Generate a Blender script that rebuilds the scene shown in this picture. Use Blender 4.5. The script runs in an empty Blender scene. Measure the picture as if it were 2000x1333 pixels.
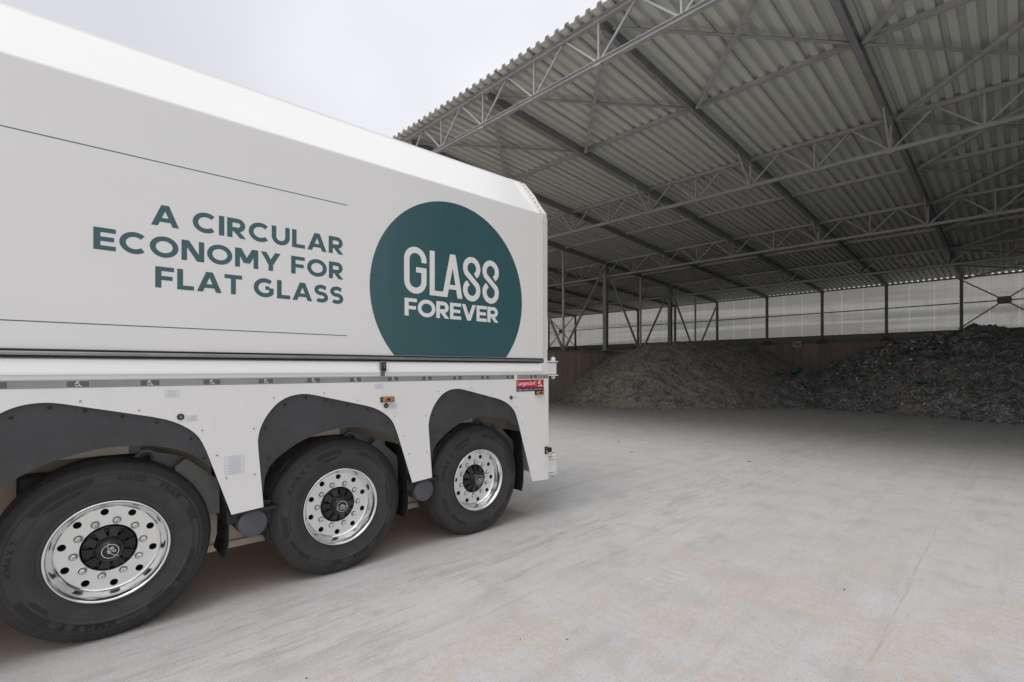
import bpy, bmesh, math, random
from math import sin, cos, pi, radians, sqrt, atan2
from mathutils import Vector, Matrix, noise
random.seed(7)
SC = bpy.context.scene
COL = SC.collection
# ------------------------------------------------------------------ camera
F_PX, EYE = 957.0, 1.64
YAW_SHED = math.atan(990 / F_PX)
YAW_TRAILER = math.atan(1060 / F_PX)
cam_d = bpy.data.cameras.new('camera')
cam = bpy.data.objects.new('camera', cam_d); COL.objects.link(cam)
cam_d.sensor_fit = 'HORIZONTAL'; cam_d.sensor_width = 36.0
cam_d.lens = F_PX / 2000 * 36.0
cam_d.shift_y = (720 - 666.5) / 2000
cam_d.clip_start = 0.05; cam_d.clip_end = 3000
cam.location = (0, 0, EYE)
cam.rotation_euler = (radians(90), 0, YAW_SHED)
SC.camera = cam
# ------------------------------------------------------------------ sky, sun, exposure
SUN_EL, SUN_AZ = radians(62), radians(170)      # azimuth measured from +Y towards +X
w = bpy.data.worlds.new('World'); SC.world = w; w.use_nodes = True
nt = w.node_tree; nt.nodes.clear()
def wn(t, **k):
    n = nt.nodes.new(t)
    for a, b in k.items(): setattr(n, a, b)
    return n
sky = wn('ShaderNodeTexSky', sky_type='NISHITA', sun_disc=False, sun_elevation=SUN_EL, sun_rotation=SUN_AZ)
sky.dust_density = 3.0; sky.air_density = 1.0
hsv = wn('ShaderNodeHueSaturation'); hsv.inputs['Saturation'].default_value = 0.25
nt.links.new(sky.outputs[0], hsv.inputs['Color'])
tc = wn('ShaderNodeTexCoord')
cn = wn('ShaderNodeTexNoise'); cn.inputs['Scale'].default_value = 1.3; cn.inputs['Detail'].default_value = 3
cn.inputs['Roughness'].default_value = 0.45
nt.links.new(tc.outputs['Generated'], cn.inputs['Vector'])
cr = wn('ShaderNodeValToRGB')
cr.color_ramp.elements[0].position = 0.36; cr.color_ramp.elements[0].color = (7.5, 7.55, 8.1, 1)
cr.color_ramp.elements[1].position = 0.62; cr.color_ramp.elements[1].color = (9.4, 9.35, 9.75, 1)
nt.links.new(cn.outputs['Fac'], cr.inputs['Fac'])
# thinner cloud where the sun stands behind it: brighter sky in that part
dt = wn('ShaderNodeVectorMath', operation='DOT_PRODUCT')
dt.inputs[1].default_value = Vector((-0.55, 0.58, 0.60)).normalized()
nt.links.new(tc.outputs['Generated'], dt.inputs[0])
mr = wn('ShaderNodeMapRange'); mr.inputs['From Min'].default_value = 0.80; mr.inputs['From Max'].default_value = 1.0
mr.inputs['To Min'].default_value = 1.0; mr.inputs['To Max'].default_value = 1.22
mr.interpolation_type = 'SMOOTHSTEP'
nt.links.new(dt.outputs['Value'], mr.inputs['Value'])
mul = wn('ShaderNodeVectorMath', operation='SCALE')
nt.links.new(cr.outputs['Color'], mul.inputs[0]); nt.links.new(mr.outputs['Result'], mul.inputs['Scale'])
sxyz = wn('ShaderNodeSeparateXYZ'); nt.links.new(tc.outputs['Generated'], sxyz.inputs[0])
mz = wn('ShaderNodeMapRange'); mz.inputs['From Min'].default_value = 0.50; mz.inputs['From Max'].default_value = 1.0
mz.inputs['To Min'].default_value = 0.93; mz.inputs['To Max'].default_value = 1.35; mz.interpolation_type = 'SMOOTHERSTEP'
nt.links.new(sxyz.outputs['Z'], mz.inputs['Value'])
mh = wn('ShaderNodeMapRange'); mh.inputs['From Min'].default_value = 0.0; mh.inputs['From Max'].default_value = 0.36
mh.inputs['To Min'].default_value = 0.66; mh.inputs['To Max'].default_value = 1.0
nt.links.new(sxyz.outputs['Z'], mh.inputs['Value'])
mzz = wn('ShaderNodeMath', operation='MULTIPLY'); nt.links.new(mz.outputs['Result'], mzz.inputs[0]); nt.links.new(mh.outputs['Result'], mzz.inputs[1])
mul2 = wn('ShaderNodeVectorMath', operation='SCALE')
nt.links.new(mul.outputs['Vector'], mul2.inputs[0]); nt.links.new(mzz.outputs[0], mul2.inputs['Scale'])
mix = wn('ShaderNodeMix', data_type='RGBA'); mix.inputs['Factor'].default_value = 0.88
nt.links.new(hsv.outputs['Color'], mix.inputs['A']); nt.links.new(mul2.outputs['Vector'], mix.inputs['B'])
bg = wn('ShaderNodeBackground'); bg.inputs['Strength'].default_value = 0.10
nt.links.new(mix.outputs['Result'], bg.inputs['Color'])
out = wn('ShaderNodeOutputWorld'); nt.links.new(bg.outputs[0], out.inputs['Surface'])
sl = bpy.data.lights.new('sun', 'SUN'); sl.energy = 1.45; sl.angle = radians(35); sl.color = (1.0, 0.97, 0.93)
so = bpy.data.objects.new('sun', sl); COL.objects.link(so)
sd = Vector((sin(SUN_AZ) * cos(SUN_EL), cos(SUN_AZ) * cos(SUN_EL), sin(SUN_EL)))
so.rotation_euler = sd.to_track_quat('Z', 'Y').to_euler()
so.location = sd * 60
SC.view_settings.view_transform = 'Standard'; SC.view_settings.look = 'None'
SC.view_settings.gamma = 1.0; SC.view_settings.exposure = 0.13
try: SC.view_settings.use_curve_mapping = False
except Exception: pass
SC.cycles.max_bounces = 8; SC.cycles.diffuse_bounces = 5

# ------------------------------------------------------------------ material helpers
class NT:
    def __init__(s, name):
        s.m = bpy.data.materials.new(name); s.m.use_nodes = True
        s.t = s.m.node_tree; s.b = s.t.nodes['Principled BSDF']
        s.tc = None
    def n(s, t, **k):
        x = s.t.nodes.new(t)
        for a, b in k.items(): setattr(x, a, b)
        return x
    def l(s, a, b): s.t.links.new(a, b)
    def coord(s, scale=(1, 1, 1), which='Object', rot=(0, 0, 0)):
        if s.tc is None: s.tc = s.n('ShaderNodeTexCoord')
        mp = s.n('ShaderNodeMapping'); mp.inputs['Scale'].default_value = scale; mp.inputs['Rotation'].default_value = rot
        s.l(s.tc.outputs[which], mp.inputs['Vector']); return mp.outputs['Vector']
    def noise(s, scale, detail=4, rough=0.55, vec=None, dist=0.0):
        x = s.n('ShaderNodeTexNoise'); x.inputs['Scale'].default_value = scale
        x.inputs['Detail'].default_value = detail; x.inputs['Roughness'].default_value = rough
        x.inputs['Distortion'].default_value = dist
        s.l(vec if vec is not None else s.coord(), x.inputs['Vector']); return x.outputs['Fac']
    def ramp(s, fac, stops):
        r = s.n('ShaderNodeValToRGB'); e = r.color_ramp.elements
        while len(e) < len(stops): e.new(0.5)
        for i, (p, c) in enumerate(stops):
            e[i].position = p
            e[i].color = (c, c, c, 1) if not hasattr(c, '__len__') else (*c[:3], 1)
        s.l(fac, r.inputs['Fac']); return r.outputs['Color']
    def mix(s, fac, a, b, mode='MIX'):
        x = s.n('ShaderNodeMix', data_type='RGBA', blend_type=mode)
        for nm, v in (('Factor', fac), ('A', a), ('B', b)):
            i = x.inputs[nm] if nm == 'Factor' else [q for q in x.inputs if q.name == nm and q.type == 'RGBA'][0]
            if hasattr(v, 'is_output'): s.l(v, i)
            elif nm == 'Factor': i.default_value = v
            else: i.default_value = (*v[:3], 1)
        return [o for o in x.outputs if o.type == 'RGBA'][0]
    def color(s, v): 
        if hasattr(v, 'is_output'): s.l(v, s.b.inputs['Base Color'])
        else: s.b.inputs['Base Color'].default_value = (*v[:3], 1)
    def rough(s, v):
        if hasattr(v, 'is_output'): s.l(v, s.b.inputs['Roughness'])
        else: s.b.inputs['Roughness'].default_value = v
    def bump(s, h, strength=0.3, dist=0.01):
        x = s.n('ShaderNodeBump'); x.inputs['Strength'].default_value = strength; x.inputs['Distance'].default_value = dist
        s.l(h, x.inputs['Height']); s.l(x.outputs['Normal'], s.b.inputs['Normal'])

def simple(name, col, rough=0.5, metal=0.0, var=0.12, scale=6.0, bump=0.0, coat=0.0, spec=None):
    m = NT(name)
    a = tuple(c * (1 - var) for c in col); b = tuple(min(1, c * (1 + var)) for c in col)
    f = m.noise(scale, 5)
    m.color(m.ramp(f, [(0.3, a), (0.7, b)]))
    m.rough(m.ramp(f, [(0.3, max(0, rough - 0.06)), (0.7, min(1, rough + 0.06))]))
    m.b.inputs['Metallic'].default_value = metal
    if coat: m.b.inputs['Coat Weight'].default_value = coat; m.b.inputs['Coat Roughness'].default_value = 0.08
    if spec is not None: m.b.inputs['Specular IOR Level'].default_value = spec
    if bump: m.bump(m.noise(scale * 8, 4), bump, 0.004)
    return m.m

# ---- white paint with a little dust towards... (dust is a film of its own, patchy)
def paint(name, col, rough=0.28, dust=0.0):
    m = NT(name)
    f = m.noise(1.1, 4, vec=m.coord((1, 0.5, 1.5)))
    c = m.ramp(f, [(0.3, tuple(x * 0.965 for x in col)), (0.7, col)])
    if dust:
        d = m.noise(9, 6, 0.65, vec=m.coord((1, 1, 0.35)))
        c = m.mix(m.ramp(d, [(0.5, 0.0), (0.75, dust)]), c, (0.42, 0.38, 0.33))
    m.color(c); m.rough(rough)
    m.b.inputs['Coat Weight'].default_value = 0.12; m.b.inputs['Coat Roughness'].default_value = 0.06
    m.bump(m.noise(1.6, 2), 0.05, 0.02)
    return m.m
M = {}
M['white'] = paint('white_paint', (0.81, 0.808, 0.792))
M['white_low'] = paint('white_paint_dusty', (0.83, 0.828, 0.812), 0.35, 0.08)
M['cream'] = paint('cream_seal', (0.70, 0.67, 0.60), 0.5)
M['teal'] = simple('teal_film', (0.034, 0.104, 0.117), 0.30, var=0.03, scale=1.0, coat=0.3)
M['letter_white'] = simple('white_film', (0.80, 0.80, 0.78), 0.4, var=0.02)
M['letter_teal'] = M['teal']
M['black'] = simple('black_plastic', (0.015, 0.015, 0.016), 0.45, bump=0.1)
M['flap'] = simple('mud_flap_rubber', (0.009, 0.009, 0.0095), 0.7, bump=0.2)
M['dark_rail'] = simple('dark_rail_metal', (0.035, 0.034, 0.034), 0.35, 0.3)
M['grey_rail'] = simple('grey_rail_metal', (0.38, 0.37, 0.36), 0.38, 0.3)
M['tape'] = None
M['tape_dark'] = simple('dark_tape', (0.11, 0.115, 0.12), 0.4, var=0.1, scale=30)
M['tape_logo'] = simple('tape_logo_film', (0.62, 0.64, 0.65), 0.4, var=0.05)
M['amber'] = simple('amber_lens', (0.52, 0.19, 0.025), 0.18, var=0.25, scale=60, coat=0.6)
M['red'] = simple('red_plate', (0.52, 0.022, 0.028), 0.35, var=0.05)
M['navy'] = simple('dark_blue_plate', (0.028, 0.032, 0.045), 0.35, var=0.05)
M['sticker'] = simple('sticker_paper', (0.72, 0.72, 0.76), 0.55, var=0.02)
M['sticker_ink'] = simple('sticker_ink', (0.40, 0.40, 0.48), 0.6, var=0.1)
M['zinc'] = simple('zinc_bolt', (0.42, 0.38, 0.28), 0.4, 0.7, var=0.3, scale=40)
M['galv_part'] = simple('grey_bracket_steel', (0.17, 0.175, 0.17), 0.45, 0.2, var=0.15, bump=0.1)
M['inner_tan'] = paint('inner_wall_paint', (0.76, 0.66, 0.53), 0.5, 0.25)
M['cap_blue'] = simple('grey_blue_cap', (0.092, 0.095, 0.108), 0.5, var=0.12, scale=9, bump=0.1)

def tape_mat():
    m = NT('reflective_tape')
    br = m.n('ShaderNodeTexVoronoi'); br.inputs['Scale'].default_value = 95; br.inputs['Randomness'].default_value = 0.12
    m.l(m.coord((1, 1, 1)), br.inputs['Vector'])
    c = m.ramp(br.outputs['Distance'], [(0.15, (0.42, 0.425, 0.435)), (0.5, (0.26, 0.265, 0.275))])
    m.color(m.mix(m.ramp(m.noise(5, 3), [(0.35, 0.0), (0.7, 0.5)]), c, (0.19, 0.2, 0.21)))
    m.rough(0.35); return m.m
M['tape'] = tape_mat()
def plate_mat():
    m = NT('wheel_arch_rubber')
    f = m.noise(3.5, 6, 0.6); g = m.noise(40, 4, 0.6)
    c = m.ramp(f, [(0.3, (0.034, 0.034, 0.037)), (0.7, (0.058, 0.057, 0.061))])
    m.color(m.mix(m.ramp(g, [(0.55, 0.0), (0.8, 0.22)]), c, (0.15, 0.14, 0.13)))
    m.rough(m.ramp(f, [(0.3, 0.42), (0.7, 0.58)])); m.bump(g, 0.12, 0.003); return m.m
M['arch'] = plate_mat()
def tyre_mat():
    m = NT('tyre_rubber')
    f = m.noise(7, 6, 0.6); g = m.noise(60, 4, 0.6)
    c = m.ramp(f, [(0.3, (0.030, 0.028, 0.029)), (0.7, (0.052, 0.049, 0.050))])
    m.color(m.mix(m.ramp(g, [(0.55, 0.0), (0.8, 0.22)]), c, (0.13, 0.12, 0.11)))
    # moulded rings of the sidewall: groove shade painted as fine dark lines in the colour
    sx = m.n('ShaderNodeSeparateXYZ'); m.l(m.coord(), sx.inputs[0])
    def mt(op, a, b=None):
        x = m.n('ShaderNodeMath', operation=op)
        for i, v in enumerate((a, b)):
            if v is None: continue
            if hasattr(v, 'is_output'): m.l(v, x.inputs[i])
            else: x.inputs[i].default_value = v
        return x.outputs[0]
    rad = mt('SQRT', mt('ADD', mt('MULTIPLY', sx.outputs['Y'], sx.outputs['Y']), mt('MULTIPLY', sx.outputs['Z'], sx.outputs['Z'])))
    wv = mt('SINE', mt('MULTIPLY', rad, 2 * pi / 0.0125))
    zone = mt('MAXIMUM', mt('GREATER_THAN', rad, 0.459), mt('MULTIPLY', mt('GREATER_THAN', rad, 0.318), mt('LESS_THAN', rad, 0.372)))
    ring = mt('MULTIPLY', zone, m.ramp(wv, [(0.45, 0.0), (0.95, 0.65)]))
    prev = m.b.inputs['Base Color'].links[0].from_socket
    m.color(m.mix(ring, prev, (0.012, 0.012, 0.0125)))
    m.rough(m.ramp(g, [(0.3, 0.5), (0.7, 0.68)])); m.bump(g, 0.15, 0.002); return m.m
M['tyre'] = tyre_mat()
def tread_mat():
    m = NT('tyre_tread_rubber')
    f = m.noise(14, 6, 0.65); g = m.noise(90, 3, 0.6)
    c = m.ramp(f, [(0.35, (0.045, 0.043, 0.042)), (0.65, (0.115, 0.108, 0.10))])
    m.color(c); m.rough(0.75); m.bump(g, 0.5, 0.003); return m.m
M['tread'] = tread_mat()
M['tyre_panel'] = simple('matt_tyre_rubber', (0.024, 0.023, 0.024), 0.75, var=0.1, scale=30)
M['tyre_text'] = simple('raised_tyre_lettering', (0.008, 0.008, 0.0085), 0.42, var=0.1)
def chrome(name, rough, col=0.80):
    m = NT(name); m.b.inputs['Metallic'].default_value = 1.0
    f = m.noise(12, 5)
    m.color(m.ramp(f, [(0.3, (col * .95,) * 3), (0.7, (col, col, col * 0.985))]))
    m.rough(m.ramp(f, [(0.35, rough), (0.75, rough + 0.07)])); return m.m
M['polish'] = chrome('polished_aluminium', 0.13, 0.90)
M['brushed'] = chrome('brushed_aluminium', 0.46, 0.90)
M['hub'] = simple('black_hub_casting', (0.012, 0.012, 0.013), 0.38, var=0.2, scale=20, bump=0.15)
M['nut_green'] = simple('nut_marker_ring', (0.16, 0.27, 0.21), 0.5, var=0.2, scale=50)
M['hole'] = simple('dark_hollow', (0.010, 0.010, 0.011), 0.8)

# ---- shed
def galv(name, a, b, rough=0.5, metal=0.35):
    m = NT(name)
    f = m.noise(2.2, 6, 0.65); g = m.noise(26, 4, 0.6)
    c = m.ramp(f, [(0.3, a), (0.7, b)])
    m.color(m.mix(m.ramp(g, [(0.5, 0.0), (0.8, 0.35)]), c, tuple(x * 0.62 for x in a)))
    m.rough(rough); m.b.inputs['Metallic'].default_value = metal; return m.m
M['steel'] = galv('galvanised_steel', (0.31, 0.315, 0.325), (0.43, 0.435, 0.445), 0.5, 0.12)
M['steel_dark'] = galv('dull_grey_steel', (0.20, 0.201, 0.207), (0.29, 0.291, 0.297), 0.55, 0.05)
M['rust'] = galv('rusty_bracket', (0.15, 0.095, 0.075), (0.21, 0.135, 0.105), 0.8, 0.0)
def sheet_mat():
    m = NT('corrugated_sheet_paint')
    sx = m.n('ShaderNodeSeparateXYZ'); m.l(m.coord(), sx.inputs[0])
    mt = m.n('ShaderNodeMath', operation='MULTIPLY'); mt.inputs[1].default_value = 1 / 1.04; m.l(sx.outputs['X'], mt.inputs[0])
    fl = m.n('ShaderNodeMath', operation='FLOOR'); m.l(mt.outputs[0], fl.inputs[0])
    wnz = m.n('ShaderNodeTexWhiteNoise', noise_dimensions='1D'); m.l(fl.outputs[0], wnz.inputs['W'])
    base = m.ramp(wnz.outputs['Value'], [(0.0, (0.545, 0.56, 0.52)), (1.0, (0.60, 0.615, 0.575))])
    st = m.noise(3.0, 5, 0.6, vec=m.coord((3.0, 0.16, 1)))
    base = m.mix(m.ramp(st, [(0.45, 0.0), (0.75, 0.35)]), base, (0.40, 0.40, 0.365))
    fr = m.n('ShaderNodeMath', operation='FRACT'); m.l(mt.outputs[0], fr.inputs[0])
    base = m.mix(m.ramp(fr.outputs[0], [(0.0, 1.0), (0.010, 1.0), (0.012, 0.0)]), base, (0.30, 0.30, 0.28))
    m.color(base); m.rough(0.45); return m.m
M['sheet'] = sheet_mat()
def poly_mat():
    m = NT('translucent_polycarbonate')
    a = m.noise(1.0, 3, 0.5, vec=m.coord((0.035, 1, 1.15)))                   # outdoor light and dark behind the sheet, painted in as broad level bands
    v = m.noise(1.0, 4, 0.7, vec=m.coord((7.0, 1, 0.18)))                    # vertical run marks
    v2 = m.noise(1.0, 5, 0.75, vec=m.coord((1.1, 1, 0.5)))
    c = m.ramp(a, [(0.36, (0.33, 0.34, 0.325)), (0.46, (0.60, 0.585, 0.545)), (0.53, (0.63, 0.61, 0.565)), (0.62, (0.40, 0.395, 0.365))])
    c = m.mix(m.ramp(v, [(0.42, 0.0), (0.70, 0.45)]), c, (0.46, 0.45, 0.42))
    c = m.mix(m.ramp(v, [(0.24, 0.55), (0.36, 0.0)]), c, (0.86, 0.85, 0.80))
    c = m.mix(m.ramp(v2, [(0.54, 0.0), (0.70, 0.6)]), c, (0.40, 0.34, 0.28))
    sx = m.n('ShaderNodeSeparateXYZ'); m.l(m.coord(), sx.inputs[0])
    mm = m.n('ShaderNodeMath', operation='MULTIPLY'); mm.inputs[1].default_value = 1 / 1.13; m.l(sx.outputs['X'], mm.inputs[0])
    fr = m.n('ShaderNodeMath', operation='FRACT'); m.l(mm.outputs[0], fr.inputs[0])
    c = m.mix(m.ramp(fr.outputs[0], [(0.0, 0.38), (0.03, 0.38), (0.05, 0.0)]), c, (0.90, 0.89, 0.84))
    tr = m.n('ShaderNodeBsdfTranslucent'); m.l(c, tr.inputs['Color'])
    m.color(m.mix(0.5, c, (0.30, 0.30, 0.29))); m.rough(0.3)
    mx = m.n('ShaderNodeMixShader'); mx.inputs[0].default_value = 0.62
    m.l(m.b.outputs[0], mx.inputs[1]); m.l(tr.outputs[0], mx.inputs[2])
    o = m.t.nodes['Material Output']; m.l(mx.outputs[0], o.inputs['Surface'])
    return m.m
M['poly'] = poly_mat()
def wall_mat():
    m = NT('stained_concrete')
    a = m.noise(0.5, 6, 0.6); v = m.noise(1.0, 6, 0.7, vec=m.coord((5, 5, 0.22)))
    c = m.ramp(a, [(0.3, (0.33, 0.275, 0.238)), (0.7, (0.47, 0.395, 0.345))])
    c = m.mix(m.ramp(v, [(0.45, 0.0), (0.7, 0.7)]), c, (0.20, 0.16, 0.135))
    sx = m.n('ShaderNodeSeparateXYZ'); m.l(m.coord(), sx.inputs[0])
    m.color(c); m.rough(0.9); m.bump(m.noise(12, 5), 0.4, 0.02); return m.m
M['wall'] = wall_mat()
def heap_mat(name, c1, c2, c3, spec_c, spk, gloss=0.0):
    m = NT(name)
    f = m.noise(0.55, 5, 0.6); g = m.noise(9, 8, 0.75)
    vo = m.n('ShaderNodeTexVoronoi'); vo.inputs['Scale'].default_value = 26; m.l(m.coord(), vo.inputs['Vector'])
    vr = m.n('ShaderNodeSeparateColor'); m.l(vo.outputs['Color'], vr.inputs[0])
    c = m.ramp(f, [(0.32, c1), (0.5, c2), (0.68, c3)])
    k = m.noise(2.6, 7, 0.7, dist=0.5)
    c = m.mix(m.ramp(k, [(0.38, 0.85), (0.52, 0.0)]), c, tuple(x * 0.36 for x in c1))  # crevice shade between the lumps, painted in as dark noise
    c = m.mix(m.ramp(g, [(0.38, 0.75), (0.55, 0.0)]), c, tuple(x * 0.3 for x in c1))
    c = m.mix(m.ramp(vr.outputs[0], [(1 - spk, 0.0), (1 - spk + 0.02, 0.8)]), c, spec_c)
    m.color(c); m.rough(m.ramp(vr.outputs[1], [(0.0, 0.95 - gloss), (0.85, 0.8 - gloss), (0.95, 0.25)]))
    m.bump(m.mix(0.5, g, vr.outputs[2]), 0.9, 0.06); return m.m
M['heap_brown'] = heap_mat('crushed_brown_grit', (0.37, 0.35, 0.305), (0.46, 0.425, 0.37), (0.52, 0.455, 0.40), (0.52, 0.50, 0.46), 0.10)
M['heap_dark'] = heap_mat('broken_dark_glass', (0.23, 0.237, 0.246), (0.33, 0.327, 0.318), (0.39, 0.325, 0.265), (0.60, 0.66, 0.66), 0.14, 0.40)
M['shard'] = simple('glass_shard', (0.80, 0.86, 0.87), 0.12, var=0.3, scale=3)
M['shard_dark'] = simple('dark_chip', (0.145, 0.150, 0.155), 0.35, var=0.3, scale=3)
M['grit_chip'] = simple('grit_chip', (0.36, 0.32, 0.275), 0.8, var=0.3, scale=3)
M['green'] = simple('green_plastic_film', (0.022, 0.130, 0.085), 0.4, var=0.4, scale=14)
M['stone'] = simple('dark_stone_chip', (0.10, 0.095, 0.09), 0.8, var=0.3)
M['sign'] = simple('sign_white', (0.62, 0.60, 0.57), 0.6, var=0.1)

def ground_mat():
    m = NT('dusty_concrete')
    def mth(op, a, b=None, c=None, clamp=False):
        x = m.n('ShaderNodeMath', operation=op, use_clamp=clamp)
        for i, v in enumerate((a, b, c)):
            if v is None: continue
            if hasattr(v, 'is_output'): m.l(v, x.inputs[i])
            else: x.inputs[i].default_value = v
        return x.outputs[0]
    rot = (0, 0, radians(2))
    big = m.noise(0.22, 5, 0.55); mid = m.noise(2.3, 7, 0.68, dist=0.3)
    st = m.noise(1.0, 7, 0.68, vec=m.coord((3.4, 0.35, 1), rot=rot), dist=0.5)         # faint drag marks of the drive lanes
    st2 = m.noise(1.0, 9, 0.74, vec=m.coord((13.0, 1.6, 1), rot=(0, 0, radians(3))), dist=0.4)
    fine = m.noise(34, 9, 0.85); grit = m.noise(95, 5, 0.85)
    patch = m.noise(2.0, 9, 0.72, vec=m.coord((1.0, 0.8, 1)), dist=0.5)
    sx = m.n('ShaderNodeSeparateXYZ'); m.l(m.coord((1, 1, 1), rot=(0, 0, radians(2))), sx.inputs[0]); X, Y = sx.outputs['X'], sx.outputs['Y']
    base = m.ramp(big, [(0.3, (0.455, 0.452, 0.444)), (0.7, (0.515, 0.511, 0.503))])
    base = m.mix(m.ramp(mid, [(0.36, 0.55), (0.50, 0.0)]), base, (0.375, 0.371, 0.364))
    base = m.mix(m.ramp(mid, [(0.54, 0.0), (0.72, 0.50)]), base, (0.55, 0.548, 0.543))
    lane = mth('SUBTRACT', 1.0, mth('DIVIDE', mth('ABSOLUTE', mth('ADD', X, 3.15)), 0.95), clamp=True)   # lane beside the trailer
    base = m.mix(mth('MULTIPLY', m.ramp(st2, [(0.50, 0.0), (0.64, 0.62)]), mth('MULTIPLY_ADD', lane, 0.70, 0.20)), base, (0.235, 0.232, 0.230))
    base = m.mix(mth('MULTIPLY', m.ramp(st, [(0.53, 0.0), (0.68, 0.30)]), 1.0), base, (0.29, 0.285, 0.28))
    base = m.mix(m.ramp(st, [(0.30, 0.35), (0.44, 0.0)]), base, (0.53, 0.53, 0.525))
    # tyre tracks: rows of lug prints, broken up
    for x0, wd in ((-1.15, 0.16), (-2.05, 0.15), (-4.6, 0.17), (-6.7, 0.17), (-0.2, 0.13)):
        wob = m.noise(0.25, 2, vec=m.coord((0.2, 1, 1)))
        xx = mth('ADD', X, mth('MULTIPLY_ADD', wob, 1.2, -x0 - 0.6))
        band = mth('SUBTRACT', 1.0, mth('DIVIDE', mth('ABSOLUTE', xx), wd), clamp=True)
        lug = mth('SINE', mth('MULTIPLY', mth('ADD', Y, mth('MULTIPLY', mid, 0.15)), 62.0))
        pr_ = mth('MULTIPLY', mth('MULTIPLY', m.ramp(band, [(0.05, 0.0), (0.35, 1.0)]), mth('GREATER_THAN', lug, 0.1)), m.ramp(mid, [(0.42, 0.0), (0.62, 0.20)]))
        base = m.mix(pr_, base, (0.31, 0.30, 0.29))
    # worn places where the sandy aggregate shows
    pm = m.ramp(patch, [(0.46, 0.0), (0.56, 1.0)]); gm = m.ramp(m.noise(22, 7, 0.8), [(0.44, 0.05), (0.56, 1.0)])
    pf = m.mix(1.0, pm, gm, 'MULTIPLY')
    mrx = m.n('ShaderNodeMapRange'); mrx.inputs['From Min'].default_value = -3.2; mrx.inputs['From Max'].default_value = -1.9; m.l(X, mrx.inputs['Value'])
    mry = m.n('ShaderNodeMapRange'); mry.inputs['From Min'].default_value = 8.5; mry.inputs['From Max'].default_value = 3.5; m.l(Y, mry.inputs['Value'])
    ma = mth('MULTIPLY_ADD', mth('MULTIPLY', mrx.outputs[0], mry.outputs[0]), 0.95, 0.05)
    pf = m.mix(1.0, pf, ma, 'MULTIPLY')
    tone = m.ramp(m.noise(0.9, 3), [(0.4, (0.475, 0.41, 0.338)), (0.6, (0.485, 0.40, 0.345))])
    base = m.mix(pf, base, tone)
    # brown sand lying under the trailer
    mu = m.n('ShaderNodeMapRange'); mu.inputs['From Min'].default_value = -3.75; mu.inputs['From Max'].default_value = -4.35; m.l(X, mu.inputs['Value'])
    mv = m.n('ShaderNodeMapRange'); mv.inputs['From Min'].default_value = 4.6; mv.inputs['From Max'].default_value = 3.4; m.l(Y, mv.inputs['Value'])
    mw = mth('MULTIPLY', mu.outputs[0], mv.outputs[0])
    base = m.mix(m.mix(1.0, mw, m.ramp(patch, [(0.3, 0.95), (0.6, 0.6)]), 'MULTIPLY'), base, (0.60, 0.455, 0.335))
    # grain
    base = m.mix(m.ramp(fine, [(0.34, 0.55), (0.46, 0.0)]), base, (0.255, 0.245, 0.238))
    base = m.mix(m.ramp(fine, [(0.56, 0.0), (0.68, 0.50)]), base, (0.60, 0.595, 0.58))
    base = m.mix(m.ramp(grit, [(0.37, 0.6), (0.46, 0.0)]), base, (0.19, 0.18, 0.175))
    base = m.mix(m.ramp(grit, [(0.56, 0.0), (0.64, 0.45)]), base, (0.62, 0.60, 0.575))
    # a joint in the slab
    sj = m.n('ShaderNodeSeparateXYZ'); m.l(m.coord((1, 1, 1)), sj.inputs[0])
    jx = mth('ABSOLUTE', mth('ADD', sj.outputs['X'], mth('MULTIPLY_ADD', m.noise(1.2, 3, vec=m.coord((0.3, 1, 1))), 0.06, 0.55)))
    base = m.mix(mth('MULTIPLY', mth('LESS_THAN', jx, 0.007), m.ramp(mid, [(0.44, 0.0), (0.60, 0.30)])), base, (0.24, 0.165, 0.16))
    m.color(base); m.rough(m.ramp(st, [(0.3, 0.78), (0.7, 0.92)])); m.b.inputs['Specular IOR Level'].default_value = 0.25
    m.bump(m.mix(0.4, m.mix(0.4, fine, mid), grit), 0.45, 0.012)
    return m.m
M['ground'] = ground_mat()

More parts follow.
